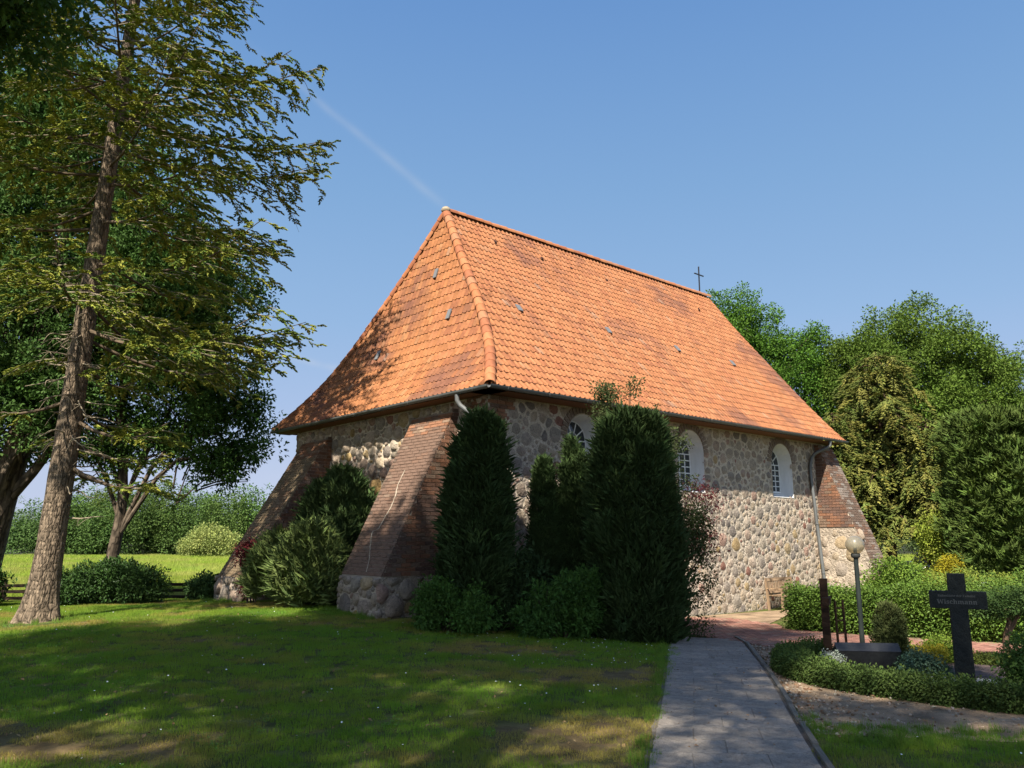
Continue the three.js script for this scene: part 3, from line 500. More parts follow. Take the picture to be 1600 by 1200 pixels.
  const lay = (curve, nAt, name, lift) => { const L = curve.getLength(), n = Math.round(L / 0.335); for (let i = 0; i < n; i++) { const p = curve.getPointAt(i / n), q = curve.getPointAt(Math.min(1, (i + 1) / n)), T = q.clone().sub(p).normalize(), N0 = nAt(p), Xv = T.clone().cross(N0).normalize(), N = Xv.clone().cross(T); const m = part(name, hg, hm[(R() * 4) | 0], roof); m.matrix.makeBasis(Xv, T, N); m.matrix.setPosition(p.clone().addScaledVector(N, lift + 0.01 * R()).addScaledVector(T, -0.02)); m.matrix.decompose(m.position, m.quaternion, m.scale); m.rotateY(rr(-0.04, 0.04)); m.rotateZ(rr(-0.02, 0.02)); } };
  const hipPts = (far) => { const p = []; for (let k = 0; k <= 30; k++) { const h = RH * k / 30, s = sR(h); p.push(V(aA(h), EAVE + h, far ? -(WID - s) : -s)); } return new THREE.CatmullRomCurve3(p, false, 'centripetal'); };
  lay(hipPts(false), () => V(-0.62, 0.5, 0.6), 'hip_tile', -0.035); lay(hipPts(true), () => V(-0.62, 0.5, -0.6), 'hip_tile', -0.035);
  lay(new THREE.LineCurve3(V(LEN + 0.02, EAVE + RH + 0.02, -WID / 2), V(APEX, EAVE + RH + 0.02, -WID / 2)), () => V(0, 1, 0), 'ridge_tile', -0.03);
  const cap = new THREE.SphereGeometry(0.15, 10, 7); cap.scale(1, 0.8, 1); part('apex_cap', cap, std({ color: C3(0.42, 0.34, 0.24), map: grain }), roof).position.set(APEX, EAVE + RH + 0.03, -WID / 2);
  // grey metal step tiles and small vents
  const onR = (a, h) => V(a, EAVE + h, -sR(h)), onL = (s, h) => V(aA(h), EAVE + h, -s);
  const hook = (p, left, name, w, len, mat) => { const g = new THREE.BoxGeometry(w, len, 0.03, 1, 2, 1); const m = part(name, g, mat, roof); const h = p.y - EAVE, e = 0.15; const T = left ? V(aA(h + e) - aA(h), e, 0).normalize() : V(0, e, -(sR(h + e) - sR(h))).normalize(), Xv = left ? V(0, 0, 1) : V(1, 0, 0), N = Xv.clone().cross(T); m.matrix.makeBasis(Xv, T, N).setPosition(p.addScaledVector(N, 0.06)); m.matrix.decompose(m.position, m.quaternion, m.scale); };
  const lightGrey = std({ color: C3(0.2, 0.2, 0.2), metalness: 0.4, roughness: 0.6 });
  for (const [s, h] of [[4.85, 4.15], [3.5, 2.55], [6.6, 1.9]]) hook(onL(s, h), true, 'metal_step_tile', 0.15, 0.3, lightGrey);
  for (const [a, h] of [[3.0, 2.75], [6.6, 2.75], [9.9, 2.7], [13.0, 2.65]]) hook(onR(a, h), false, 'metal_step_tile', 0.15, 0.26, lightGrey);
  for (const [a, h] of [[4.05, 5.55], [5.95, 5.45], [7.25, 5.4], [8.95, 5.35], [14.2, 5.3]]) hook(onR(a, h), false, 'vent_hole', 0.07, 0.09, std({ color: C3(0.05, 0.025, 0.02) }));
}
{ // iron cross on the far end of the ridge
  const im = std({ color: C3(0.05, 0.05, 0.055), metalness: 0.6, roughness: 0.5 }), gs = [];
  const bar = (w, h, d, x, y) => { const g = new THREE.BoxGeometry(w, h, d); g.translate(x, y, 0); return g; };
  gs.push(bar(0.042, 1.2, 0.04, 0, 0.57), bar(0.56, 0.042, 0.036, 0, 0.85)); for (const [x, y] of [[0, 1.18], [-0.29, 0.85], [0.29, 0.85]]) { const g = new THREE.SphereGeometry(0.03, 6, 5); g.translate(x, y, 0); gs.push(g); }
  part('ridge_cross', mergeGeometries(gs), im, roof).position.set(15.55, EAVE + RH, -WID / 2);
}
{ // gutters and rain pipes
  const half = (L) => { const P = [], ix = [], n = 8, rad = 0.075; for (const rad2 of [rad, rad - 0.008]) for (const x of [0, L]) for (let j = 0; j <= n; j++) { const t = Math.PI + Math.PI * j / n; P.push(x, rad2 * Math.sin(t), rad2 * Math.cos(t)); } const q = n + 1; for (let s = 0; s < 2; s++) for (let j = 0; j < n; j++) { const a = s * 2 * q + j; ix.push(a, a + 1, a + q, a + 1, a + q + 1, a + q); } return geoOf(P, ix); };
  const zm = zincMat.clone(); zm.side = THREE.DoubleSide;
  const g1 = part('gutter', half(LEN + 0.1), zm, church); g1.position.set(-0.06, EAVE - 0.045, 0.055);
  const g2 = part('gutter', half(WID + 0.06), zm, church); g2.rotation.y = Math.PI / 2; g2.position.set(-0.055, EAVE - 0.046, 0.04);
  const ring = new THREE.TorusGeometry(0.08, 0.008, 4, 10, Math.PI); ring.rotateX(Math.PI); ring.rotateY(Math.PI / 2);
  for (let x = 0.5; x < LEN; x += 1.27) part('gutter_bracket', ring, zincMat, g1).position.set(x, 0, 0);
  for (let x = 0.5; x < WID; x += 1.27) part('gutter_bracket', ring, zincMat, g2).position.set(x, 0, 0);
  const pipe = (pts) => new THREE.TubeGeometry(new THREE.CatmullRomCurve3(pts.map((p) => V(...p)), false, 'centripetal'), 40, 0.055, 8);
  const p1 = part('rain_pipe', pipe([[14.98, 5.17, 0.05], [14.96, 5.0, 0.03], [14.72, 4.74, -0.42], [14.64, 4.45, -0.53], [14.68, 3, -0.5], [14.74, 1.5, -0.44], [14.82, -0.3, -0.36]]), zincMat, church);
  const p2 = part('rain_pipe', pipe([[-0.05, 5.17, -1.1], [-0.03, 4.98, -1.08], [0.16, 4.72, -0.85], [0.36, 4.45, -0.66], [0.39, 4.25, -0.62], [0.39, 2.5, -0.62], [0.39, 0, -0.62]]), zincMat, church);
  const cl = new THREE.TorusGeometry(0.062, 0.012, 5, 12); cl.rotateX(Math.PI / 2);
  for (const [y, x, z] of [[4.3, 14.645, -0.527], [2.4, 14.7, -0.476], [0.8, 14.77, -0.41]]) part('pipe_clamp', cl, zincMat, p1).position.set(x, y, z);
  for (const y of [4.1, 2.2]) part('pipe_clamp', cl, zincMat, p2).position.set(0.39, y, -0.62);
}
// ---------- foliage kit ----------
function leafClump(n, rad, size, seed, { aspect = 0.6, up = 0.3, flat = 1, fold = 0.25 } = {}) {
  const r = rngOf(seed), pos = [], idx = [];
  const f = V(), s = V(), w = V(), p = V();
  for (let i = 0; i < n; i++) {
    do p.set(rr(-1, 1, r), rr(-1, 1, r), rr(-1, 1, r)); while (p.lengthSq() > 1);
    f.copy(p).normalize().add(V(rr(-0.8, 0.8, r), rr(-0.9, 0.6, r), rr(-0.8, 0.8, r))).normalize();
    w.set(rr(-0.8, 0.8, r), 1, rr(-0.8, 0.8, r)).normalize(); s.crossVectors(f, w).normalize(); w.crossVectors(s, f);
    p.multiplyScalar(rad); p.y *= flat;
    const L = size * rr(0.7, 1.3, r), a = L * aspect / 2, b = pos.length / 3;
    const put = (x, y, z) => pos.push(p.x + f.x * x + s.x * y + w.x * z, p.y + f.y * x + s.y * y + w.y * z, p.z + f.z * x + s.z * y + w.z * z);
    put(0, 0, 0); put(L * 0.5, a, fold * a); put(L, 0, -0.1 * L); put(L * 0.5, -a, fold * a);
    idx.push(b, b + 1, b + 2, b, b + 2, b + 3);
  }
  const g = geoOf(pos, idx).toNonIndexed(); g.computeVertexNormals(); return g;
}
// conifer spray: a flat frond of short needle-clad twiglets
function spray(len, nt, tl, tw, seed, droop = 0.15) {
  const r = rngOf(seed), pos = [], idx = [];
  const blade = (a, d, L, w) => { // two crossed narrow blades
    const up = V(rr(-0.4, 0.4, r), 1, rr(-0.4, 0.4, r)).normalize(), s = V().crossVectors(d, up).normalize(), t = V().crossVectors(s, d);
    for (const q of [s, t]) { const b = pos.length / 3, m = a.clone().addScaledVector(d, L * 0.45), e = a.clone().addScaledVector(d, L); const m1 = m.clone().addScaledVector(q, w), m2 = m.clone().addScaledVector(q, -w); for (const v of [a, m1, e, m2]) pos.push(v.x, v.y, v.z); idx.push(b, b + 1, b + 2, b, b + 2, b + 3); }
  };
  for (let i = 0; i < nt; i++) {
    const t = (i + 0.5) / nt, a = V(len * t, -droop * len * t * t, 0), sd = i % 2 ? 1 : -1;
    const d = V(0.75, rr(-0.35, 0.15, r), sd * rr(0.5, 0.9, r)).normalize(); blade(a, d, tl * (1.1 - 0.6 * t) * rr(0.8, 1.2, r), tw);
    const d2 = V(1, rr(-0.3, 0.4, r), rr(-0.3, 0.3, r)).normalize(); blade(a, d2, len / nt * 2.4, tw * 1.1);
  }
  const g = geoOf(pos, idx).toNonIndexed(); g.computeVertexNormals(); return g;
}
// upright tuft of yew or juniper shoots, growing along +y
function tuft(n, len, w, seed, spread = 0.6) {
  const r = rngOf(seed), pos = [], idx = [];
  for (let i = 0; i < n; i++) {
    const a = V(rr(-0.09, 0.09, r), rr(-0.08, 0.06, r), rr(-0.09, 0.09, r)), d = V(rr(-spread, spread, r), 1, rr(-spread, spread, r)).normalize(), L = len * rr(0.5, 1.15, r), s = V(rr(-1, 1, r), 0.1, rr(-1, 1, r)).cross(d).normalize(), t = V().crossVectors(s, d);
    for (const q of [s, t]) { const b = pos.length / 3, m = a.clone().addScaledVector(d, L * 0.5), e = a.clone().addScaledVector(d, L); for (const v of [a, m.clone().addScaledVector(q, w), e, m.clone().addScaledVector(q, -w)]) pos.push(v.x, v.y, v.z); idx.push(b, b + 1, b + 2, b, b + 2, b + 3); }
  }
  const g = geoOf(pos, idx).toNonIndexed(); g.computeVertexNormals(); return g;
}
const UPV = V(0, 1, 0);
function copies(name, geo, mat, list, parent) { // list: {p, q, s, c}
  const m = new THREE.InstancedMesh(geo, mat, list.length); m.name = name; m.castShadow = m.receiveShadow = true; const M = new THREE.Matrix4(), sv = V();
  list.forEach((k, i) => { sv.set(k.s, k.s, k.s); if (k.sy) sv.y *= k.sy; M.compose(k.p, k.q, sv); m.setMatrixAt(i, M); m.setColorAt(i, k.c); });
  m.userData.kind = 'stuff'; parent.add(m); return m;
}
const rq = (r) => new THREE.Quaternion().setFromEuler(new THREE.Euler(rr(-0.5, 0.5, r), rr(0, 6.283, r), rr(-0.5, 0.5, r)));
const vary = (c, r, a = 0.2, b = 0.08) => { const k = 1 + rr(-a, a, r); return C3(c.r * k * (1 + rr(-b, b, r)), c.g * k, c.b * k * (1 + rr(-b, b, r))); };
function tube(pts, radii, sides = 7, uvk = 1) {
  const c = pts.length > 2 ? new THREE.CatmullRomCurve3(pts, false, 'centripetal') : new THREE.LineCurve3(pts[0], pts[1]); const n = pts.length > 2 ? (pts.length - 1) * 3 : 1, pos = [], uv = [], idx = [];
  let X = null; const L = c.getLength();
  for (let i = 0; i <= n; i++) {
    const t = i / n, p = c.getPoint(t), T = c.getTangent(t); if (!X) X = Math.abs(T.y) > 0.9 ? V(1, 0, 0) : V(0, 1, 0); X = X.clone().addScaledVector(T, -X.dot(T)).normalize(); const Y = T.clone().cross(X);
    const k = t * (radii.length - 1), a = Math.floor(k), rad = lerp(radii[a], radii[Math.min(radii.length - 1, a + 1)], k - a);
    for (let j = 0; j <= sides; j++) { const th = j / sides * 2 * Math.PI, q = p.clone().addScaledVector(X, rad * Math.cos(th)).addScaledVector(Y, rad * Math.sin(th)); pos.push(q.x, q.y, q.z); uv.push(j / sides * Math.max(1, Math.round(radii[0] * 6)) * uvk, t * L * 0.7 * uvk); }
  }
  for (let i = 0; i < n; i++) for (let j = 0; j < sides; j++) { const a = i * (sides + 1) + j, b = a + sides + 1; idx.push(a, b, a + 1, a + 1, b, b + 1); }
  return geoOf(pos, idx, uv);
}
const barkGrey = std({ color: C3(0.20, 0.16, 0.12), map: barkMap, bumpMap: barkBump, bumpScale: 0.04 });
const barkDark = std({ color: C3(0.18, 0.145, 0.11), map: barkMap, bumpMap: barkBump, bumpScale: 0.03 });
const clumpBig = leafClump(34, 0.42, 0.15, 601), clumpMid = leafClump(34, 0.3, 0.105, 602), clumpSmall = leafClump(30, 0.13, 0.055, 603), clumpGlossy = leafClump(24, 0.17, 0.1, 604, { aspect: 0.42 }), clumpFar = leafClump(70, 0.95, 0.24, 605, { aspect: 0.8 }), clumpTiny = leafClump(30, 0.085, 0.03, 606, { aspect: 0.7 });
const clumpMaple = leafClump(26, 0.2, 0.075, 607, { aspect: 0.35 });
// crown positions: lobes are [cx, cy, cz, rx, ry, rz]
function crownList(lobes, n, r, col, { gap = -0.12, freq = 0.55, shell = 0.45, smin = 0.75, smax = 1.3, cvar = 0.2, alt = null, altAmt = 0 } = {}) {
  const vol = lobes.map((l) => (l[3] * l[4] * l[5]) ** 0.75), sum = vol.reduce((a, b) => a + b), out = [];
  lobes.forEach((l, k) => {
    const m = Math.round(n * vol[k] / sum);
    for (let i = 0; i < m; i++) {
      const d = V(rr(-1, 1, r), rr(-1, 1, r), rr(-1, 1, r)); if (d.lengthSq() > 1 || d.lengthSq() < 1e-3) { i--; continue; } d.normalize();
      const wob = 1 + 0.22 * n3(d.x * 2.2 + k * 3, d.y * 2.2, d.z * 2.2), q = (r() ** shell) * wob, p = V(l[0] + d.x * l[3] * q, l[1] + d.y * l[4] * q, l[2] + d.z * l[5] * q);
      if (n3(p.x * freq + k, p.y * freq * 1.3, p.z * freq) < gap) continue;
      const c = vary(alt && r() < altAmt ? alt : col, r, cvar); out.push({ p, q: rq(r), s: rr(smin, smax, r), c });
    }
  });
  return out;
}
const GREEN = C3(0.105, 0.19, 0.035), DGREEN = C3(0.07, 0.125, 0.03), OAK = C3(0.10, 0.19, 0.03), LIME = C3(0.13, 0.2, 0.035);
function broadTree(o) { // o: name,label,category,group,x,z,trunk:[pts],radii,lobes,n,color,clump,bark,subs
  const y = gH(o.x, o.z), t = thing(o.name ?? 'broadleaf_tree', o.label, 'tree', [o.x, y, o.z], 0, o.group), r = rngOf(o.seed), gs = [];
  const tp = o.trunk.map((p) => V(...p)), tc = new THREE.CatmullRomCurve3(tp, false, 'centripetal'), topY = tp[tp.length - 1].y;
  gs.push(tube(tp, o.radii, 12));
  for (const l of o.lobes) {
    const c = V(l[0], l[1], l[2]), hd = Math.hypot(l[0], l[2]); const sy = Math.max(o.clear ?? 2.5, Math.min(topY * 0.95, l[1] - 0.7 * hd - l[4] * 0.35)), st = Math.min(0.97, sy / topY), a = tc.getPoint(st), rad = Math.max(0.05, 0.55 * lerp(o.radii[0], o.radii[o.radii.length - 1], st));
    const mid = a.clone().lerp(c, 0.5).add(V(rr(-0.3, 0.3, r), (o.rise ?? -0.12) * hd + 0.2, rr(-0.3, 0.3, r)));
    gs.push(tube([a, mid, c], [rad, rad * 0.7, rad * 0.3], 6));
    for (let k = 0; k < (o.subs ?? 6); k++) { const s = a.clone().lerp(c, rr(0.45, 1, r)).add(V(0, -0.04 * hd, 0)), d = V(rr(-1, 1, r), rr(-0.6, 1, r), rr(-1, 1, r)).normalize(), e = c.clone().add(V(d.x * l[3] * 0.9, d.y * l[4] * 0.9, d.z * l[5] * 0.9)); const m2 = s.clone().lerp(e, 0.5).add(V(0, 0.15 * l[4], 0)); gs.push(tube([s, m2, e], [rad * 0.32, rad * 0.2, 0.012], 4)); }
  }
  part('trunk', mergeGeometries(gs), o.bark ?? barkGrey, t);
  const list = crownList(o.lobes, o.n, r, o.color ?? GREEN, o.crown ?? {}); copies('crown', o.clump ?? clumpBig, o.mat ?? leafMat(0xffffff, 0.3), list, t);
  if (o.fine) { // a low bough with its own leaves
    const c = o.fine.map((l) => V(l[0], l[1], l[2])), a = tc.getPoint(0.42); part('low_bough', mergeGeometries([tube([a, c[1], c[0]], [0.12, 0.07, 0.02], 6), tube([c[1], c[2].clone().lerp(c[1], 0.4), c[2]], [0.05, 0.03, 0.01], 5)]), o.bark ?? barkGrey, t);
    copies('bough_leaves', clumpMid, o.mat, crownList(o.fine, 520, r, C3(0.07, 0.13, 0.022), { gap: -0.3, freq: 1.2, smin: 0.6, smax: 1.0 }), t);
  }
  return t;
}
const whiteLeaf = leafMat(0xffffff, 0.3), dullLeaf = std({ color: 0xffffff, roughness: 0.85, specularIntensity: 0.2, side: THREE.DoubleSide }), needleMat = std({ color: 0xffffff, roughness: 0.8, specularIntensity: 0.2, side: THREE.DoubleSide });

// ---------- big spruce at the left ----------
{
  const X0 = -10.25, Z0 = -18.0, t = thing('spruce_tree', 'tall old spruce with bare lower trunk and long drooping boughs', 'tree', [X0, gH(X0, Z0), Z0]), r = rngOf(701);
  const H = 23, axis = (y) => V(0.055 * y, y, 0.01 * y), rad = (y) => 0.3 * (1 - y / (H + 1)) ** 0.9 + 0.15 * Math.exp(-y / 0.4);
  { // trunk with root flare and flaking bark relief
    const pos = [], uv = [], idx = [], ns = 40, nr = 110;
    for (let i = 0; i <= nr; i++) { const y = -0.25 + (H + 0.2) * (i / nr) ** 1.5, c = axis(Math.max(0, y)); for (let j = 0; j <= ns; j++) { const th = j / ns * 2 * Math.PI, lobe = 1 + (0.13 * Math.sin(th * 5 + 1) + 0.07 * Math.sin(th * 3)) * Math.exp(-Math.max(0, y) / 0.55), b = 1 + 0.05 * n3(Math.cos(th) * 3.4, y * 1.5, Math.sin(th) * 3.4) + 0.025 * n3(Math.cos(th) * 9, y * 4, Math.sin(th) * 9); const q = rad(Math.max(0, y)) * lobe * b; pos.push(c.x + q * Math.cos(th), y, c.z + q * Math.sin(th)); uv.push(j / ns * 2, y * 0.6); } }
    for (let i = 0; i < nr; i++) for (let j = 0; j < ns; j++) { const a = i * (ns + 1) + j, b = a + ns + 1; idx.push(a, b, a + 1, a + 1, b, b + 1); }
    part('trunk', geoOf(pos, idx, uv), std({ color: C3(0.32, 0.255, 0.19), map: rep(barkMap, 2, 2), bumpMap: rep(flakeBump, 2, 2), bumpScale: 0.06, roughness: 0.95 }), t);
  }
  const boughs = [], twigs = [], list = [], dead = [];
  const NB = 112;
  for (let k = 0; k < NB; k++) {
    const f = k / NB, y = 3.4 + (H - 4.2) * f ** 1.05 + rr(-0.2, 0.2, r), az = k * 2.39996 + rr(-0.3, 0.3, r), right = Math.cos(az) > 0 ? 1 : 0.8;
    let L = (5.7 * Math.min(1, (1 - f) * 2.2 + 0.08)) * rr(0.72, 1.05, r) * right; if (f > 0.55) L = Math.max(0.8, 5.4 * (1 - f) * 1.6 * rr(0.8, 1.1, r)); if (y < 6.2) L *= 0.5;
    if (y < 5.0 && Math.sin(az) > 0.55) continue; if (y < 10.5 && r() < (Math.cos(az) > 0.1 ? 0.1 : 0.45)) continue; L *= 0.92;
    const dir = V(Math.cos(az), 0, Math.sin(az)), a = axis(y), rise = lerp(0.02, 0.45, f) * L, sag = lerp(0.24, 0.05, f) * L;
    const P = (s) => a.clone().addScaledVector(dir, L * s).add(V(0, rise * s - sag * Math.sin(Math.PI * Math.min(1, s) * 0.75) + 0.14 * L * Math.max(0, s - 0.75), 0));
    const br = Math.max(0.02, 0.055 * (1 - 0.6 * f));
    boughs.push(tube([P(0), P(0.3), P(0.65), P(1)], [br, br * 0.75, br * 0.45, 0.008], 5));
    const bare = y < 6.5 ? rr(0.3, 0.55, r) : rr(0.12, 0.32, r), n2 = Math.max(6, Math.round(L * 6)), side = V(-dir.z, 0, dir.x);
    for (let i = 0; i < n2; i++) {
      const s = (i + r()) / n2, b = P(s), sg = i % 2 ? 1 : -1, l2 = L * 0.42 * Math.sin(Math.PI * Math.min(0.97, s * 0.75 + 0.22)) * rr(0.5, 1.1, r) + 0.18;
      const d2 = dir.clone().multiplyScalar(rr(0.45, 0.9, r)).addScaledVector(side, sg * rr(0.5, 1, r)).normalize(), dr = rr(0.02, 0.5, r);
      const e = b.clone().addScaledVector(d2, l2).add(V(0, -dr * l2, 0)), mid = b.clone().addScaledVector(d2, l2 * 0.5).add(V(0, -dr * l2 * 0.2, 0));
      if (s < bare) { if (r() < 0.6) { twigs.push(tube([b, mid.lerp(b, 0.3), e.lerp(b, 0.3)], [0.009, 0.006, 0.003], 3)); } continue; }
      twigs.push(tube([b, mid, e], [0.012, 0.008, 0.004], 3));
      const ns = Math.max(2, Math.round(l2 / 0.1));
      for (let q = 0; q < ns; q++) {
        if (r() < 0.08) continue; const tt = (q + 0.35) / ns, p = b.clone().lerp(mid, Math.min(1, tt * 2)); if (tt > 0.5) p.copy(mid).lerp(e, tt * 2 - 1);
        const fd = d2.clone().add(V(rr(-0.9, 0.9, r), -dr * 0.6 + rr(-0.4, 0.45, r), rr(-0.9, 0.9, r))).normalize(), s3 = V().crossVectors(fd, UPV).normalize(), u3 = V().crossVectors(s3, fd);
        const qn = new THREE.Quaternion().setFromRotationMatrix(new THREE.Matrix4().makeBasis(fd, u3, s3)); list.push({ p, q: qn, s: rr(0.75, 1.25, r), c: vary(r() < 0.55 ? C3(0.26, 0.275, 0.05) : C3(0.12, 0.17, 0.034), r, 0.22) });
      }
    }
  }
  for (let k = 0; k < 46; k++) { const y = rr(1.9, 8, r), az = rr(0, 6.28, r), L = rr(0.3, 1.3, r), a = axis(y), d = V(Math.cos(az), 0, Math.sin(az)); let p = a.clone().addScaledVector(d, rad(y) * 0.8); const pts = [p]; for (let q = 0; q < 3; q++) { p = p.clone().add(d.clone().multiplyScalar(L / 3)).add(V(rr(-0.1, 0.1, r), rr(-0.18, 0.06, r), rr(-0.1, 0.1, r))); pts.push(p); } dead.push(tube(pts, [0.02, 0.013, 0.005], 4)); if (L > 0.6) for (let q = 0; q < 5; q++) { const b = pts[1 + (r() * 2 | 0)], e = b.clone().add(V(rr(-0.3, 0.3, r), rr(-0.35, 0.05, r), rr(-0.3, 0.3, r))); dead.push(tube([b, b.clone().lerp(e, 0.5).add(V(0, 0.03, 0)), e], [0.006, 0.005, 0.003], 3)); } }
  part('boughs', mergeGeometries(boughs), std({ color: C3(0.2, 0.155, 0.11), map: barkMap }), t);
  part('twigs', mergeGeometries([...twigs, ...dead]), std({ color: C3(0.3, 0.245, 0.17) }), t).userData.kind = 'stuff';
  copies('needles', spray(0.22, 6, 0.12, 0.019, 711), needleMat, list, t);
  console.log('spruce sprays', list.length, 'twigs', twigs.length);
}
// ---------- trees ----------
const SHADE = 'tall lime trees behind the viewer';
broadTree({ name: 'forked_tree', label: 'dark forked tree behind the rhododendron at the fence', x: -12.6, z: -25.4, seed: 801, bark: barkDark, clear: 3.1, radii: [0.22, 0.17, 0.14, 0.06], rise: 0.3, trunk: [[0, -0.2, 0], [0.2, 1.4, 0], [0.35, 3.2, 0], [0.1, 6.5, 0.2], [0.4, 9.5, 0]],
  lobes: [[0.4, 8.5, 0, 2.6, 2.2, 2.4], [2.6, 7.0, 0.3, 2.3, 1.8, 2.0], [3.6, 5.2, 0.2, 1.7, 1.2, 1.6], [-1.6, 6.5, 0.2, 2.0, 1.8, 2.0], [1.0, 10.8, 0, 2.4, 1.8, 2.2], [2.9, 9.4, 0.6, 1.9, 1.7, 1.8], [0.8, 5.2, -0.6, 1.6, 1.0, 1.5], [-0.6, 4.6, 0.3, 1.3, 0.8, 1.2], [3.6, 4.2, 0, 1.2, 0.7, 1.1]], n: 5200, color: C3(0.055, 0.115, 0.02), clump: clumpMid, mat: whiteLeaf, crown: { gap: -0.08, freq: 0.8 }, subs: 8 });
broadTree({ name: 'old_tree', label: 'dark old tree at the left edge of the lawn', x: -16.3, z: -25.0, seed: 802, bark: barkDark, clear: 3, radii: [0.5, 0.4, 0.34, 0.15], trunk: [[0, -0.2, 0], [0.5, 3, 0], [1.2, 7, 0], [1.6, 13, 0]],
  lobes: [[0.5, 8.5, 0, 3.2, 2.6, 3], [2.6, 12.5, 0, 3.4, 2.8, 3], [-1.8, 11, 0, 3, 3, 3], [4.2, 9.4, 0, 2.2, 1.8, 2.2], [0.8, 16, 0, 3.5, 2.6, 3], [1.5, 5.2, 0.5, 1.7, 1.0, 1.6], [-1.2, 6.2, 1.2, 2.2, 1.8, 2], [2.9, 6.5, 0.5, 1.4, 0.9, 1.4]], n: 6000, color: C3(0.065, 0.125, 0.026), clump: clumpMid, mat: whiteLeaf, crown: { gap: -0.1, smin: 0.9, smax: 1.5 }, subs: 8 });
broadTree({ name: 'old_tree', label: 'leaning dark trunk of the leftmost tree beyond the lawn', x: -18.9, z: -26.5, seed: 803, bark: barkDark, clear: 3, radii: [0.42, 0.36, 0.3, 0.15], trunk: [[0, -0.2, 0], [0.4, 3, 0], [1.0, 7, 0], [1.2, 12, 0]],
  lobes: [[0, 7, 0, 3, 2.4, 2.6], [0.6, 11, 0, 3.4, 3, 3], [1.5, 15, 0, 3.4, 2.6, 3], [1.5, 4.6, 0.5, 1.6, 0.9, 1.4], [0.5, 3.6, 1.0, 1.2, 0.7, 1.2]], n: 3600, color: C3(0.065, 0.12, 0.026), clump: clumpMid, mat: whiteLeaf, crown: { gap: -0.1, smin: 0.9, smax: 1.5 } });
// limes around and behind the viewer: their shade lies over the lawn
const limeLeaf = leafMat(0xffffff, 0.42);
const lime = (label, x, z, cy, rad, ry, n, seed, extra = [], fine = null, gap = 0.19) => broadTree({ name: 'lime_tree', label, group: SHADE, x, z, seed, clear: cy - ry, radii: [0.42, 0.36, 0.28, 0.1], trunk: [[0, -0.2, 0], [0.1, 4, 0], [-0.1, cy - 2, 0.1], [0.1, cy + ry * 0.6, 0]],
  lobes: [[0, cy, 0, rad * 0.7, ry * 0.8, rad * 0.7], [rad * 0.55, cy - ry * 0.3, 0.3, rad * 0.55, ry * 0.5, rad * 0.55], [-rad * 0.5, cy + 0.3, rad * 0.3, rad * 0.55, ry * 0.5, rad * 0.5], [0.2, cy - 0.4, -rad * 0.55, rad * 0.55, ry * 0.45, rad * 0.5], [-0.3, cy - ry * 0.2, rad * 0.55, rad * 0.5, ry * 0.5, rad * 0.5], [0.2, cy + ry * 0.55, 0, rad * 0.55, ry * 0.45, rad * 0.55], ...extra], n, color: LIME, fine, clump: clumpBig, mat: limeLeaf, crown: { gap, freq: 0.4, smin: 0.9, smax: 1.6 }, subs: 4 });
lime('tall lime tree left of the viewer whose bough hangs into the top left corner', -6.7, -4.5, 14.3, 4.3, 5.0, 3000, 811, [[2.0, 17.6, 0, 2.0, 1.6, 2.0], [-2.2, 16.0, 0.5, 2.0, 1.5, 2.0]], [[0.55, 8.25, -3.9, 1.0, 0.7, 0.9], [0.2, 9.0, -2.9, 1.2, 0.8, 1.0], [0.1, 7.4, -4.0, 0.6, 0.45, 0.6]], -0.02);
lime('lime tree close beside the viewer on the left', -2.9, -1.4, 17.2, 4.0, 5.0, 2500, 812, [[2.2, 20.2, -0.6, 2.0, 1.5, 2.0], [-1.5, 20.4, 0, 2, 1.4, 2]], null, 0.0);
lime('lime tree far left of the viewer', -12.0, -0.8, 14.6, 4.6, 5.6, 2700, 814);
lime('lime tree behind the viewer on the left of the path', -6.6, 4.2, 14.5, 4.4, 5.0, 2300, 813);
lime('lime tree behind the viewer on the path', -1.2, 4.2, 14.5, 4.0, 5.0, 2200, 817);
lime('lime tree behind the viewer on the right', 2.4, 1.6, 15.0, 3.6, 4.4, 1300, 815);
lime('lime tree set back behind the viewer on the far left', -12.6, 6.0, 14.5, 4.6, 5.5, 2200, 816);
// behind the church and to its right
broadTree({ name: 'oak_tree', label: 'bright green oak rising behind the church roof', x: 14.0, z: -46, seed: 821, radii: [0.45, 0.4, 0.3, 0.12], trunk: [[0, -0.2, 0], [0, 4, 0], [0.2, 9, 0], [0, 14, 0]],
  lobes: [[-0.6, 14.4, 0, 2.4, 2.4, 2.4], [1.6, 12.0, 0, 2.8, 2.4, 2.6], [-1.0, 10, 0.5, 3.2, 3, 3], [3.3, 9.0, 0, 2.6, 2.6, 2.6], [3.4, 13.2, 0, 1.3, 1.5, 1.3], [1, 6, 0, 3.6, 2.6, 3], [4.6, 6, 0.4, 2.4, 2.4, 2.4], [4.6, 11.5, 0, 1.6, 1.4, 1.6], [5.8, 8.6, 0, 2.2, 2.4, 2.2]], n: 9000, clump: clumpMid, color: C3(0.08, 0.165, 0.018), mat: whiteLeaf, crown: { gap: 0.02, freq: 0.7, smin: 0.9, smax: 1.6 } });
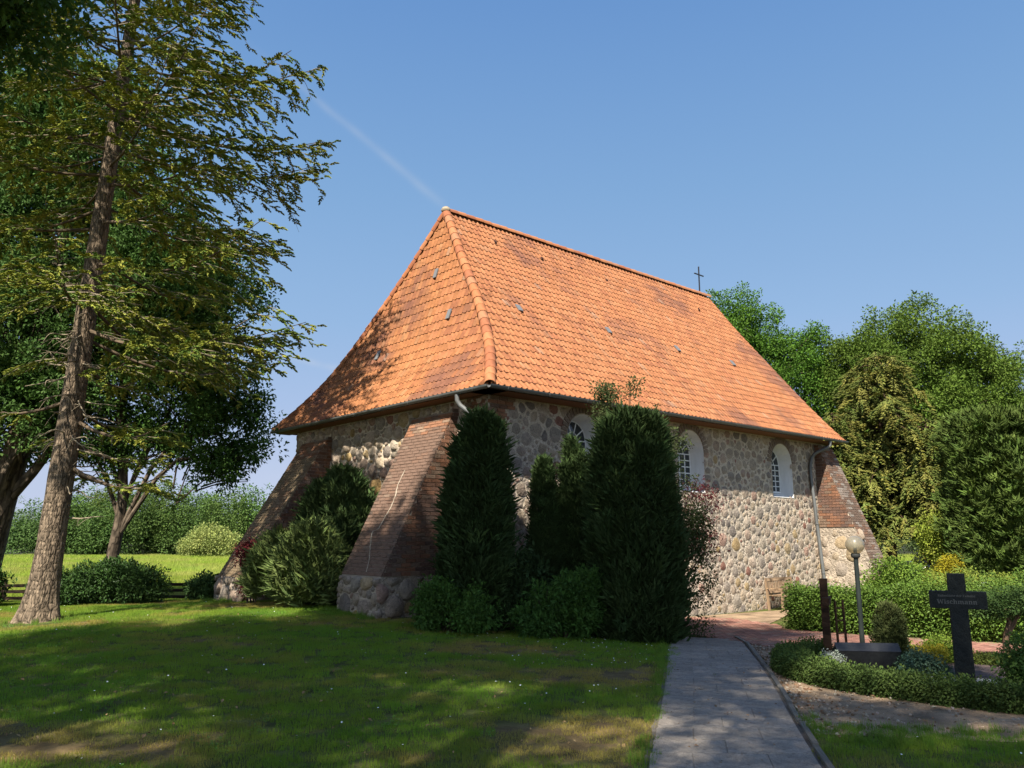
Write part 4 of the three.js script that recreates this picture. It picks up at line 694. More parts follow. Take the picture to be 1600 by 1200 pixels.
broadTree({ name: 'round_tree', label: 'broad round-crowned green tree behind the dark yew', x: 22.5, z: -44, seed: 822, radii: [0.5, 0.42, 0.3, 0.12], trunk: [[0, -0.2, 0], [0, 4, 0], [0, 8, 0], [0, 12, 0]],
  lobes: [[0, 11.5, 0, 3.8, 3.6, 3.6], [-2.6, 10.2, 0.6, 2.6, 2.6, 2.6], [2.8, 10.2, 0.4, 2.6, 2.8, 2.6], [0.4, 7.5, 1.4, 3.6, 3, 3], [-2.4, 6.4, 1, 2.6, 2.6, 2.4], [3.8, 7.4, 1, 2.4, 2.6, 2.4], [-3.6, 12.4, 0, 1.2, 1.0, 1.2], [4.8, 12.0, 0, 1.3, 1.4, 1.3]], n: 10500, clump: clumpMid, color: C3(0.095, 0.15, 0.02), mat: whiteLeaf, crown: { gap: 0.0, freq: 0.7, shell: 0.35, smin: 0.9, smax: 1.6 } });
broadTree({ name: 'green_tree', label: 'green tree cut by the right picture edge behind the yew', x: 29.5, z: -45, seed: 823, radii: [0.45, 0.36, 0.12], trunk: [[0, -0.2, 0], [0, 5, 0], [0, 9.5, 0]],
  lobes: [[0, 9.4, 0, 3.2, 3, 3], [-2, 7, 1, 2.6, 2.6, 2.4], [1.8, 7.6, 0, 3, 3, 3], [-1, 4.6, 1, 2.6, 2, 2.4]], n: 4500, clump: clumpMid, color: C3(0.075, 0.13, 0.02), mat: whiteLeaf, crown: { gap: -0.15, freq: 0.7, smin: 0.8, smax: 1.35 } });
// olive-brown hemlocks beside the church
const softSpray = spray(0.6, 8, 0.22, 0.03, 712, 0.35);
for (const [x, z, h, rad, seed, label] of [[17.4, -37.5, 10.6, 3.3, 831, 'tall olive-brown hemlock right of the church roof'], [19.0, -36.5, 7.2, 2.5, 832, 'shorter olive-green hemlock in front of the round tree'], [14.9, -36.8, 7.6, 1.7, 833, 'slim hemlock half hidden by the right-hand buttress']]) {
  const t = thing('hemlock_tree', label, 'tree', [x, gH(x, z), z]), r = rngOf(seed), bs = [tube([V(0, -0.2, 0), V(0.05, h * 0.4, 0), V(0, h * 0.98, 0)], [0.26, 0.18, 0.03], 9)], list = [];
  const nb = Math.round(h * 11);
  for (let k = 0; k < nb; k++) {
    const f = (k + r()) / nb, y = lerp(2.5, h, f), L = rad * (1 - f) ** 0.5 * rr(0.4, 1.2, r) * (1 + 0.6 * n3(f * 6, seed * 0.77, k * 1.9)) + 0.25, az = k * 2.4 + rr(-0.4, 0.4, r), d = V(Math.cos(az), 0, Math.sin(az)), P = (s) => V(0, y, 0).addScaledVector(d, L * s).add(V(0, 0.25 * L * s - 0.5 * L * s * s, 0));
    bs.push(tube([P(0), P(0.5), P(1)], [0.035, 0.025, 0.006], 4));
    const m = Math.round(L * 7.5) + 3;
    for (let i = 0; i < m; i++) { const s = 0.2 + 0.85 * ((i + r()) / m), sd = V(-d.z, 0, d.x).multiplyScalar(rr(-0.9, 0.9, r)), fd = d.clone().multiplyScalar(rr(0.2, 0.8, r)).add(sd).add(V(0, rr(-0.8, 0.1, r), 0)).normalize(), s3 = V().crossVectors(fd, UPV).normalize(), u3 = V().crossVectors(s3, fd); list.push({ p: P(s).addScaledVector(sd, 0.5 * rr(0, 1, r)).add(V(0, rr(-0.25, 0.2, r), 0)), q: new THREE.Quaternion().setFromRotationMatrix(new THREE.Matrix4().makeBasis(fd, u3, s3)), s: rr(0.8, 1.5, r), c: vary(r() < 0.55 ? C3(0.19, 0.188, 0.046) : C3(0.125, 0.15, 0.036), r, 0.22) }); }
  }
  part('trunk', mergeGeometries(bs), std({ color: C3(0.24, 0.165, 0.11), map: barkMap, bumpMap: barkBump, bumpScale: 0.04 }), t); copies('needles', softSpray, needleMat, list, t);
}
// ---------- yews, junipers, shrubs by the wall ----------
const yewTuft = tuft(22, 0.15, 0.015, 721, 1.0), yewTuftBig = tuft(24, 0.24, 0.024, 723, 1.1), junTuft = tuft(18, 0.17, 0.013, 722, 1.2);
// columns: [dx, dz, radius, height, bottom]
function yew(name, label, category, x, z, cols, n, color, geo, seed, { spread = 0.6, cvar = 0.25, smin = 0.7, smax = 1.7, coreCol = null, tips = 0, flat = 0 } = {}) {
  const t = thing(name, label, category, [x, gH(x, z), z]), r = rngOf(seed), cores = [], list = [];
  const prof = (f) => (flat ? (f < flat ? 0.85 + 0.15 * f / flat : Math.max(0.03, Math.sqrt(Math.max(0, 1 - ((f - flat) / (1.01 - flat)) ** 3)))) : f < 0.12 ? 0.8 + f * 1.6 : f < 0.55 ? 1 : Math.max(0.03, Math.sqrt(Math.max(0, 1 - ((f - 0.55) / 0.46) ** 2.2)))), area = cols.map((c) => c[2] * (c[3] - (c[4] ?? 0))), sum = area.reduce((a, b) => a + b);
  cols.forEach(([dx, dz, rad, h, b = 0], ci) => {
    const pts = []; for (let i = 0; i <= 10; i++) { const f = i / 10; pts.push(new THREE.Vector2(Math.max(0.004, rad * 0.6 * prof(f * 0.98)), lerp(b - 0.05, h * 0.93, f))); }
    const g = new THREE.LatheGeometry(pts, 10); const P = g.attributes.position; for (let i = 0; i < P.count; i++) { const v = V().fromBufferAttribute(P, i), k = 1 + 0.2 * n3(v.x * 2.5 + ci, v.y * 1.7, v.z * 2.5); P.setXYZ(i, v.x * k + dx, v.y, v.z * k + dz); } g.computeVertexNormals(); cores.push(g);
    const m = Math.round(n * area[ci] / sum);
    for (let i = 0; i < m; i++) {
      const f = r(), th = rr(0, 6.2832, r), bump = 1 + 0.3 * n3(Math.cos(th) * 2.6 + ci, f * h * 0.4, Math.sin(th) * 2.6) + 0.18 * n3(Math.cos(th) * 5 + ci, f * h * 3, Math.sin(th) * 5), q = rad * prof(f) * bump * (r() < 0.1 ? rr(1.05, 1.25, r) : rr(0.72, 1.08, r)), y = lerp(b, h, f), o = V(Math.cos(th), 0, Math.sin(th));
      const d = o.clone().multiplyScalar(spread * rr(0.4, 1.3, r)).add(V(rr(-0.2, 0.2, r), 1 - f * 0.0, rr(-0.2, 0.2, r))).normalize();
      list.push({ p: V(dx + o.x * q, y, dz + o.z * q), q: new THREE.Quaternion().setFromUnitVectors(UPV, d).multiply(new THREE.Quaternion().setFromAxisAngle(UPV, rr(0, 6.28, r))), s: rr(smin, smax, r), sy: rr(0.8, 1.3, r), c: vary(r() < 0.12 ? color.clone().multiplyScalar(1.7) : color, r, cvar) });
    }
    for (let i = 0; i < tips * 2.5; i++) { const th = rr(0, 6.28, r), q = rad * rr(0, 0.75, r), top = h * (1 - 0.22 * (q / rad)); for (let k = 0; k < 6; k++) list.push({ p: V(dx + q * Math.cos(th), top - 0.2 + k * 0.08, dz + q * Math.sin(th)), q: new THREE.Quaternion().setFromAxisAngle(UPV, rr(0, 6.28, r)), s: rr(0.4, 0.6, r) * (1 - k * 0.1), sy: 1.3, c: vary(color, r, cvar) }); }
  });
  part('inner_twigs', mergeGeometries(cores), std({ color: coreCol ?? color, map: soilMap, roughness: 1 }), t);
  copies('foliage', geo, needleMat, list, t); return t;
}
const YEW = C3(0.038, 0.062, 0.02), YEW2 = C3(0.05, 0.078, 0.025);
yew('yew', 'dark columnar yew with several tips at the church corner', 'shrub', -0.72, -16.7, [[0.05, 0, 0.36, 4.25], [-0.28, 0.15, 0.34, 3.2], [0.3, 0.05, 0.27, 4.1], [-0.3, -0.1, 0.2, 3.75], [0.1, 0.25, 0.36, 3.4], [-0.05, 0.3, 0.5, 2.2]], 5200, YEW, yewTuft, 901, { tips: 5 });
yew('yew', 'small pointed yew, lowest of the row along the wall', 'shrub', 0.68, -17.2, [[0, 0, 0.24, 3.5], [0.05, 0.1, 0.3, 2.2]], 1300, YEW, yewTuft, 902, { smax: 1 });
yew('yew', 'slim upright yew left of the big dark yew', 'shrub', 1.3, -17.3, [[0, 0, 0.22, 3.95], [0.15, 0.15, 0.2, 3.6], [-0.14, 0.1, 0.16, 3.4], [0, 0.1, 0.34, 2.3]], 1700, YEW, yewTuft, 903, { smax: 1, tips: 3 });
yew('yew', 'largest dark yew, a broad column beside the path', 'shrub', 2.45, -16.55, [[0, 0, 0.5, 4.45], [-0.38, 0.15, 0.33, 4.25], [0.4, 0.1, 0.33, 4.35], [0.25, 0.35, 0.4, 3.8], [-0.25, 0.4, 0.42, 3.3], [0.45, 0.4, 0.38, 2.9], [-0.6, 0.2, 0.2, 3.6], [0.05, 0.5, 0.55, 2.3]], 8200, YEW, yewTuft, 904, { tips: 5 });
yew('yew', 'dark yew between the two left buttresses', 'shrub', -4.3, -20.6, [[0, 0, 0.6, 3.25], [-0.5, 0.1, 0.45, 2.9], [0.5, 0.2, 0.45, 2.6], [-0.8, 0.2, 0.3, 2.1], [0.1, 0.5, 0.45, 2.2]], 4200, YEW2, yewTuft, 905, { tips: 4 });
yew('juniper', 'feathery lighter green juniper in front of the left yew', 'shrub', -4.75, -19.4, [[0, 0, 0.42, 1.8, 0.35], [-0.3, 0.2, 0.35, 1.35, 0.3], [0.3, 0.1, 0.36, 1.45, 0.3], [0.1, 0.3, 0.36, 1.0, 0.2]], 1250, C3(0.115, 0.15, 0.045), junTuft, 906, { spread: 1.2, smin: 0.9, smax: 2.1, tips: 8 });
yew('juniper', 'smaller open juniper beside the far left buttress', 'shrub', -5.7, -20.1, [[0, 0, 0.38, 1.6, 0.35], [-0.25, 0.2, 0.3, 1.2, 0.3], [0.3, 0.2, 0.3, 1.2, 0.3]], 700, C3(0.115, 0.15, 0.045), junTuft, 907, { spread: 1.2, smin: 0.9, smax: 2.1, tips: 8 });
yew('clipped_yew', 'big broad green yew at the right picture edge', 'tree', 16.1, -26.2, [[0, 0, 1.6, 6.0, 0.3], [-0.75, 0.3, 0.95, 5.9, 0.3], [1.3, 0.2, 1.5, 5.9, 0.3], [0.2, 0.9, 1.2, 5.0, 0.5]], 9500, C3(0.085, 0.125, 0.028), yewTuftBig, 908, { flat: 0.86, spread: 0.9, smin: 0.9, smax: 1.5, tips: 6 });
yew('dwarf_conifer', 'small clipped conifer beside the lamp post', 'shrub', 6.3, -13.9, [[0, 0, 0.2, 0.92], [0.05, 0.05, 0.17, 0.75]], 420, C3(0.07, 0.085, 0.028), yewTuft, 909, { smin: 0.4, smax: 0.65, spread: 0.7 });
// generic leafy shrub from lobes
function shrub(name, label, x, z, lobes, n, color, clump, seed, opt = {}, mat = dullLeaf, category = 'shrub') {
  const y = gH(x, z), t = thing(name, label, category, [x, y, z], 0, opt.group), r = rngOf(seed), gs = [];
  const k = opt.stems ?? 5; for (const l of lobes) for (let i = 0; i < k; i++) { const a = V(l[0] * 0.3 + rr(-0.1, 0.1, r), -0.05, l[2] * 0.3 + rr(-0.1, 0.1, r)), e = V(l[0] + rr(-0.7, 0.7, r) * l[3], l[1] + rr(-0.2, 0.8, r) * l[4], l[2] + rr(-0.7, 0.7, r) * l[5]), m = a.clone().lerp(e, 0.5).add(V(rr(-0.1, 0.1, r), 0.1, rr(-0.1, 0.1, r))); gs.push(tube([a, m, e], [opt.sr ?? 0.018, (opt.sr ?? 0.018) * 0.7, 0.005], 4)); }
  part('stems', mergeGeometries(gs), barkDark, t);
  const list = crownList(lobes, n, r, color, { gap: -0.4, freq: 1.5, shell: 0.33, smin: 0.7, smax: 1.3, ...opt }).filter((q) => q.p.y > 0.02); copies('foliage', clump, mat, list, t); return t;
}
shrub('rhododendron', 'dark rounded rhododendron under the forked tree', -11.6, -23.6, [[0, 0.55, 0, 1.2, 0.6, 0.8], [-1.1, 0.4, 0.2, 0.9, 0.5, 0.7], [1.0, 0.5, 0.1, 0.8, 0.5, 0.7], [0.3, 0.8, 0.1, 0.7, 0.4, 0.6]], 1700, C3(0.04, 0.08, 0.02), clumpGlossy, 911, { smax: 1.1 }, leafMat(0xffffff, 0.1, { roughness: 0.4 }));
shrub('rhododendron', 'dark bush cut by the left picture edge', -15.7, -23.5, [[0, 0.5, 0, 0.9, 0.6, 0.7], [0.7, 0.5, 0.2, 0.7, 0.6, 0.6], [0.9, 0.9, 0.2, 0.5, 0.3, 0.4]], 800, C3(0.045, 0.09, 0.022), clumpGlossy, 912, { gap: -0.15 });
shrub('low_bush', 'low dark bush at the foot of the far left buttress', -8.9, -24.2, [[0, 0.3, 0, 0.6, 0.35, 0.5]], 260, C3(0.045, 0.085, 0.025), clumpGlossy, 913);
shrub('barberry', 'reddish barberry beside the far left buttress', -6.6, -21.0, [[0, 0.8, 0, 0.4, 0.8, 0.35], [-0.2, 1.3, 0, 0.25, 0.4, 0.25]], 190, C3(0.16, 0.03, 0.03), clumpSmall, 914, { gap: -0.05, smax: 1.6 });
shrub('leafy_shrub', 'bright green low shrub at the near buttress foot', -1.35, -16.0, [[0, 0.45, 0, 0.5, 0.4, 0.4], [0.45, 0.35, 0.25, 0.5, 0.3, 0.35], [-0.4, 0.25, 0.15, 0.35, 0.25, 0.3], [0.1, 0.8, 0, 0.22, 0.3, 0.2], [0.7, 0.6, 0.1, 0.2, 0.25, 0.2], [-0.2, 0.65, 0.1, 0.2, 0.25, 0.2]], 950, C3(0.075, 0.15, 0.025), clumpMid, 915, { smin: 0.3, smax: 0.75, gap: -0.12 }, whiteLeaf);
shrub('leafy_shrub', 'loose green shrub in front of the small pointed yew', 0.75, -15.85, [[0, 0.4, 0, 0.7, 0.4, 0.4], [0.5, 0.6, 0, 0.4, 0.55, 0.35], [-0.6, 0.3, 0.1, 0.6, 0.3, 0.4], [0.2, 0.9, 0, 0.2, 0.35, 0.2], [-0.2, 0.75, 0.1, 0.2, 0.3, 0.2], [0.75, 0.95, 0, 0.2, 0.3, 0.2]], 1200, C3(0.065, 0.135, 0.024), clumpGlossy, 916, { smin: 0.6, smax: 1.2, gap: -0.12 }, whiteLeaf);
shrub('leafy_shrub', 'dark evergreen shrub behind the low shrubs at the corner', 0.1, -16.6, [[0, 0.8, 0, 0.6, 0.75, 0.4], [-0.5, 0.6, 0, 0.4, 0.6, 0.4]], 500, C3(0.035, 0.06, 0.02), clumpGlossy, 917);
shrub('climbing_shrub', 'tall loose shrub rising over the eaves behind the big yew', 2.75, -17.55, [[-0.2, 4.6, 0, 0.75, 0.65, 0.5], [0.3, 3.6, 0, 1.0, 0.9, 0.5], [0.75, 2.2, 0.1, 0.8, 1.2, 0.5], [0.95, 0.9, 0.4, 0.62, 0.95, 0.5], [-0.4, 5.15, -0.1, 0.5, 0.35, 0.4]], 1100, C3(0.06, 0.08, 0.025), clumpMid, 918, { smin: 0.35, smax: 0.65, gap: -0.1, freq: 1.1, sr: 0.025 }, whiteLeaf);
shrub('red_maple', 'purple-leaved maple between the yews and the wall', 2.75, -18.7, [[-1.0, 3.1, 0.3, 0.75, 0.65, 0.4], [1.45, 2.75, 0.1, 0.75, 0.5, 0.4], [1.5, 1.85, 0.3, 0.6, 0.4, 0.4], [0, 3.2, 0, 0.9, 0.6, 0.4], [-1.7, 2.5, 0.4, 0.4, 0.5, 0.3]], 650, C3(0.085, 0.018, 0.02), clumpMaple, 919, { gap: -0.02, freq: 1.6, smin: 0.6, smax: 1.1, sr: 0.03 });
// ---------- right side: hedge, graves, lamp ----------
function hedge(name, label, pts, width, height, n, color, clump, seed, opt = {}) {
  const t = thing(name, label, 'hedge', [pts[0][0], 0, pts[0][1]]), r = rngOf(seed), list = [], c = new THREE.CatmullRomCurve3(pts.map((p) => V(p[0] - pts[0][0], 0, p[1] - pts[0][1])), false, 'centripetal'), cores = [];
  const H = Array.isArray(height) ? height : [height, height];
  const at = (u) => { const p = c.getPointAt(u), T = c.getTangentAt(u); return [p, V(-T.z, 0, T.x), gH(p.x + pts[0][0], p.z + pts[0][1])]; };
  for (let i = 0; i < n; i++) {
    const u = r(), [p, sN, g] = at(u), h = lerp(H[0], H[1], u) * (1 + 0.14 * fb(u * 9, seed * 0.1)), th = rr(-0.12, Math.PI + 0.12, r), ex = Math.sign(Math.cos(th)) * Math.abs(Math.cos(th)) ** 0.45, ey = Math.abs(Math.sin(th)) ** 0.45, k = rr(0.8, 1.04, r) * (1 + 0.12 * n3(p.x * 3, th * 2, p.z * 3)), low = r() < 0.35;
    const y = low ? rr(0.03, 0.75, r) * h : ey * h * k; list.push({ p: p.clone().addScaledVector(sN, (low ? Math.sign(ex) : ex) * width / 2 * k).setY(g + y), q: rq(r), s: rr(opt.smin ?? 0.7, opt.smax ?? 1.25, r), c: vary(opt.alt && r() < 0.25 ? opt.alt : color, r, 0.22) });
  }
  const nseg = 24, pos = [], idx = [];
  for (let i = 0; i <= nseg; i++) { const [p, sN, g] = at(i / nseg), h = lerp(H[0], H[1], i / nseg); for (const [e, f] of [[-0.38, 0.02], [-0.38, 0.7], [-0.2, 0.86], [0.2, 0.86], [0.38, 0.7], [0.38, 0.02]]) { const q = p.clone().addScaledVector(sN, e * width); pos.push(q.x, g + f * h, q.z); } }
  for (let i = 0; i < nseg; i++) for (let j = 0; j < 5; j++) { const a = i * 6 + j, b = a + 6; idx.push(a, b, a + 1, a + 1, b, b + 1); }
  part('inner_twigs', geoOf(pos, idx), std({ color, map: soilMap, roughness: 1, side: THREE.DoubleSide }), t);
  copies('foliage', clump, opt.mat ?? whiteLeaf, list, t); return t;
}
const glossyLeaf = leafMat(0xffffff, 0.2, { roughness: 0.42 });
hedge('privet_hedge', 'tall sunlit green hedge along the walk by the church', [[6.75, -19.9], [7.9, -19.2], [9.2, -18.2], [10.6, -17.0], [12.6, -15.3]], 1.1, [0.95, 1.02], 3600, C3(0.1, 0.165, 0.027), clumpSmall, 921, { mat: glossyLeaf, smin: 0.9, smax: 1.5 });
shrub('rounded_bush', 'fresh green bush rising above the hedge by the rain pipe', 9.6, -20.6, [[0, 1.0, 0, 0.75, 0.6, 0.6], [-0.5, 0.8, 0.2, 0.5, 0.4, 0.4]], 420, C3(0.14, 0.22, 0.03), clumpSmall, 922, { smin: 0.9, smax: 1.6 }, whiteLeaf);
hedge('grave_border', 'low clipped hedge edging the graves', [[5.2, -14.1], [4.55, -13.5], [4.2, -12.2], [4.5, -11.35], [5.0, -10.75], [5.55, -10.25], [6.3, -9.75], [7.2, -9.3]], 0.42, [0.29, 0.24], 3400, C3(0.075, 0.115, 0.025), clumpTiny, 923, { smin: 0.8, smax: 1.35 });
hedge('grave_border', 'thin low hedge behind the dark stone cross', [[7.2, -14.2], [8.0, -13.6], [8.8, -13.2]], 0.25, [0.14, 0.14], 420, C3(0.13, 0.16, 0.03), clumpTiny, 924, {});
shrub('round_shrub', 'round green shrub at the right picture edge before the cross', 6.75, -10.6, [[0, 0.42, 0, 0.52, 0.42, 0.45], [0.35, 0.5, 0.1, 0.4, 0.35, 0.4], [-0.2, 0.25, 0.15, 0.4, 0.25, 0.3]], 900, C3(0.09, 0.16, 0.03), clumpTiny, 925, { smin: 0.9, smax: 1.6 }, whiteLeaf);
shrub('cushion_plant', 'yellow-green cushion plant behind the grave border', 6.75, -13.5, [[0, 0.13, 0, 0.34, 0.2, 0.25]], 300, C3(0.3, 0.26, 0.02), clumpTiny, 926, { smin: 0.7, smax: 1.1, sr: 0.006 }, whiteLeaf);
shrub('cushion_plant', 'green cushion plant left of the dark stone cross', 7.1, -13.9, [[0, 0.2, 0, 0.32, 0.26, 0.25], [0.18, 0.12, 0.1, 0.25, 0.16, 0.2]], 340, C3(0.17, 0.24, 0.03), clumpTiny, 927, { smin: 0.7, smax: 1.1, sr: 0.006 }, whiteLeaf);
shrub('cushion_plant', 'small pale green cushion plant beside the clipped conifer', 6.85, -14.5, [[0, 0.1, 0, 0.2, 0.16, 0.2]], 140, C3(0.2, 0.23, 0.04), clumpTiny, 928, { smin: 0.7, smax: 1.1, sr: 0.006 }, whiteLeaf);
shrub('blue_plant', 'blue-green low plant beside the slanted grave slab', 6.05, -12.55, [[0, 0.16, 0, 0.26, 0.2, 0.22], [0.2, 0.1, 0.1, 0.2, 0.14, 0.2]], 300, C3(0.085, 0.14, 0.085), clumpTiny, 929, { smin: 0.8, smax: 1.3, sr: 0.006 });
shrub('flowering_plant', 'small white-flowering plant at the grave border corner', 4.75, -12.5, [[0, 0.2, 0, 0.18, 0.14, 0.15]], 60, C3(0.42, 0.45, 0.36), clumpTiny, 930, { smin: 0.5, smax: 0.9, sr: 0.006 });
// slender standard tree at the right edge
broadTree({ name: 'young_tree', label: 'young small tree with thin forked stem at the right picture edge', x: 8.35, z: -14.1, seed: 841, bark: std({ color: C3(0.33, 0.22, 0.15), map: barkMap }), clear: 0.35, radii: [0.06, 0.05, 0.03, 0.015], trunk: [[0, -0.05, 0], [0, 0.35, 0], [0.1, 0.7, 0], [0.2, 1.05, 0]], lobes: [[0.25, 1.0, 0, 0.55, 0.22, 0.4], [-0.25, 0.92, 0.1, 0.4, 0.16, 0.3], [0.75, 1.0, 0, 0.4, 0.2, 0.4]], n: 420, color: C3(0.06, 0.105, 0.025), clump: clumpTiny, mat: whiteLeaf, crown: { gap: -0.3, freq: 2, smin: 0.9, smax: 1.6 }, subs: 3 });

const granite = std({ color: C3(0.035, 0.038, 0.04), map: rep(grain, 3), roughness: 0.35 }), greyStone = std({ color: C3(0.5, 0.5, 0.48), map: rep(grain, 1.5), bumpMap: rep(grainBump, 2), bumpScale: 0.02 });
const bevel = (sh, d, b = 0.008) => { const g = new THREE.ExtrudeGeometry(sh, { depth: d, bevelEnabled: true, bevelThickness: b, bevelSize: b, bevelSegments: 2, curveSegments: 6 }); g.translate(0, 0, -d / 2); return g; };
const font = await new FontLoader().loadAsync('fonts/droid/droid_serif_bold.typeface.json');
{ // dark stone cross with a family name
  const x = 6.5, z = -12.05, t = thing('stone_cross', 'dark stone grave cross with pale lettering on its arms', 'gravestone', [x, gH(x, z), z], -0.42);
  const sh = new THREE.Shape([[-0.115, 0.03], [0.115, 0.03], [0.108, 1.02], [0.36, 1.02], [0.36, 1.25], [0.108, 1.25], [0.104, 1.5], [-0.104, 1.5], [-0.108, 1.25], [-0.36, 1.25], [-0.36, 1.02], [-0.108, 1.02]].map((p) => new THREE.Vector2(...p)));
  part('cross_body', bevel(sh, 0.13), std({ color: C3(0.032, 0.036, 0.034), map: rep(grain, 3), bumpMap: rep(grainBump, 3), bumpScale: 0.01, roughness: 0.7 }), t);
  const gold = std({ color: C3(0.14, 0.135, 0.12), roughness: 0.6 });
  for (const [txt, size, y] of [['Ruhestätte der Familie', 0.03, 1.18], ['Wischmann', 0.062, 1.08]]) { const g = new TextGeometry(txt, { font, size, depth: 0.004, curveSegments: 2 }); g.computeBoundingBox(); g.translate(-(g.boundingBox.max.x + g.boundingBox.min.x) / 2 - 0.02, y, 0.074); part('lettering', g, gold, t); }
  const pl = new THREE.Shape(); for (let i = 0; i < 14; i++) { const th = i / 14 * 6.283, k = 1 + 0.1 * n3(Math.cos(th) * 2, Math.sin(th) * 2, 4); const px = 0.62 * k * Math.cos(th), py = 0.32 * k * Math.sin(th); i ? pl.lineTo(px, py) : pl.moveTo(px, py); } pl.closePath();
  const g = new THREE.ExtrudeGeometry(pl, { depth: 0.05, bevelEnabled: true, bevelSize: 0.015, bevelThickness: 0.015, bevelSegments: 2 }); g.rotateX(-Math.PI / 2); g.translate(-0.1, -0.035, 0.08); part('plinth', g, greyStone, t);
}
{ // slanted lectern-shaped slab
  const x = 5.42, z = -12.85, t = thing('grave_slab', 'dark polished slanted grave slab behind the low hedge', 'gravestone', [x, gH(x, z), z], -0.12);
  const sh = new THREE.Shape([[-0.22, -0.12], [0.16, -0.12], [0.22, 0.26], [0.1, 0.36], [-0.22, 0.14]].map((p) => new THREE.Vector2(...p))); const g = bevel(sh, 0.9); g.rotateY(-Math.PI / 2 + Math.PI); g.rotateY(Math.PI);
  part('slab_body', g, granite, t);
  const top = new THREE.BoxGeometry(0.93, 0.02, 0.17); top.rotateX(0.7); top.translate(0, 0.315, 0.165); part('chamfer_strip', top, std({ color: C3(0.05, 0.053, 0.06), map: rep(grain, 3), roughness: 0.4 }), t); t.position.y += 0.07;
}
{ // wooden post cross seen edge-on with a little ladder
  const x = 5.2, z = -13.75, t = thing('wooden_cross', 'brown wooden grave cross seen almost edge-on', 'grave cross', [x, gH(x, z), z], 1.15), wm = std({ color: C3(0.11, 0.06, 0.035), map: rep(barkMap, 1, 0.3), bumpMap: barkBump, bumpScale: 0.008, roughness: 0.8 });
  const box = (w, h, d, px, py, pz) => { const g = bevel(new THREE.Shape([[-w / 2, -h / 2], [w / 2, -h / 2], [w / 2, h / 2], [-w / 2, h / 2]].map((p) => new THREE.Vector2(...p))), d, 0.006); g.translate(px, py, pz); return g; };
  part('post', box(0.12, 1.38, 0.11, 0, 0.66, 0), wm, t); part('crossbar', box(0.6, 0.11, 0.1, 0, 1.0, 0.03), wm, t);
  const ld = part('small_ladder', mergeGeometries([tube([V(-0.05, 0.98, 0), V(-0.05, 0.1, 0.02)], [0.02, 0.022], 5), tube([V(0.08, 0.98, 0), V(0.09, 0.1, 0.02)], [0.02, 0.022], 5), ...[0.25, 0.45, 0.65, 0.85].map((y) => tube([V(-0.06, y, 0.01), V(0.1, y + 0.01, 0.01)], [0.014, 0.014], 5))]), wm, t); ld.position.set(0.05, 0.03, 0.2); ld.rotation.y = -1.1;
}
{ // globe lamp
  const x = 6.3, z = -15.0, t = thing('globe_lamp', 'smoked glass globe lamp on a thin grey-green post', 'lamp', [x, gH(x, z), z]);
  const gy = 1.93;
  part('post', (() => { const g = new THREE.CylinderGeometry(0.04, 0.045, gy - 0.1, 12); g.translate(0, (gy - 0.2) / 2, 0); return g; })(), std({ color: C3(0.03, 0.037, 0.033), roughness: 0.55, metalness: 0.2 }), t);
  part('collar', new THREE.LatheGeometry([[0.042, gy - 0.24], [0.075, gy - 0.22], [0.085, gy - 0.17], [0.07, gy - 0.15], [0.03, gy - 0.15], [0.03, gy - 0.05], [0.001, gy - 0.03]].map((p) => new THREE.Vector2(...p)), 16), std({ color: C3(0.06, 0.06, 0.055), roughness: 0.5 }), t);
  const gl = part('globe', new THREE.SphereGeometry(0.165, 28, 20), new THREE.MeshPhysicalMaterial({ color: C3(0.62, 0.57, 0.44), transmission: 0.75, thickness: 0, roughness: 0.35, ior: 1.4, side: THREE.DoubleSide }), t); gl.position.y = gy;
  part('bulb', (() => { const g = new THREE.CapsuleGeometry(0.035, 0.06, 4, 8); g.translate(0, gy - 0.01, 0); return g; })(), std({ color: C3(0.7, 0.68, 0.6) }), t);
}
// ---------- benches ----------
function bench(label, x, z, turn, color) {
  const t = thing('wooden_bench', label, 'bench', [x, gH(x, z), z], turn), m = std({ color, map: rep(barkMap, 0.6, 0.1), roughness: 0.8 }), m2 = std({ color: color.clone().multiplyScalar(0.85), map: rep(barkMap, 0.6, 0.1), roughness: 0.8 });
  const box = (n, w, h, d, px, py, pz, rx = 0, mm = m) => { const p = part(n, new THREE.BoxGeometry(w, h, d), mm, t); p.position.set(px, py, pz); p.rotation.x = rx; };
  for (const s of [-1, 1]) { box('leg', 0.06, 0.62, 0.06, s * 0.72, 0.3, 0.24); box('leg', 0.06, 0.92, 0.06, s * 0.72, 0.45, -0.25, -0.08); box('armrest', 0.07, 0.03, 0.56, s * 0.72, 0.635, 0.0); }
  for (let i = 0; i < 5; i++) box('seat_slat', 1.42, 0.025, 0.085, 0, 0.43, -0.18 + i * 0.1, 0, i % 2 ? m : m2);
  box('back_rail', 1.5, 0.09, 0.04, 0, 0.89, -0.29, -0.08); box('back_rail', 1.42, 0.06, 0.035, 0, 0.52, -0.255, -0.08);
  for (let i = 0; i < 15; i++) box('back_slat', 0.045, 0.36, 0.018, -0.65 + i * 0.093, 0.7, -0.27, -0.08, i % 2 ? m : m2);
}
{ const p = toWorld(12.0, 0, -0.15); bench('pale wooden bench against the stone wall behind the hedge', p.x, p.z, TURN, C3(0.5, 0.36, 0.24)); }
bench('pale wooden bench on the far right behind the hedge', 11.9, -19.6, -0.35, C3(0.62, 0.48, 0.33));
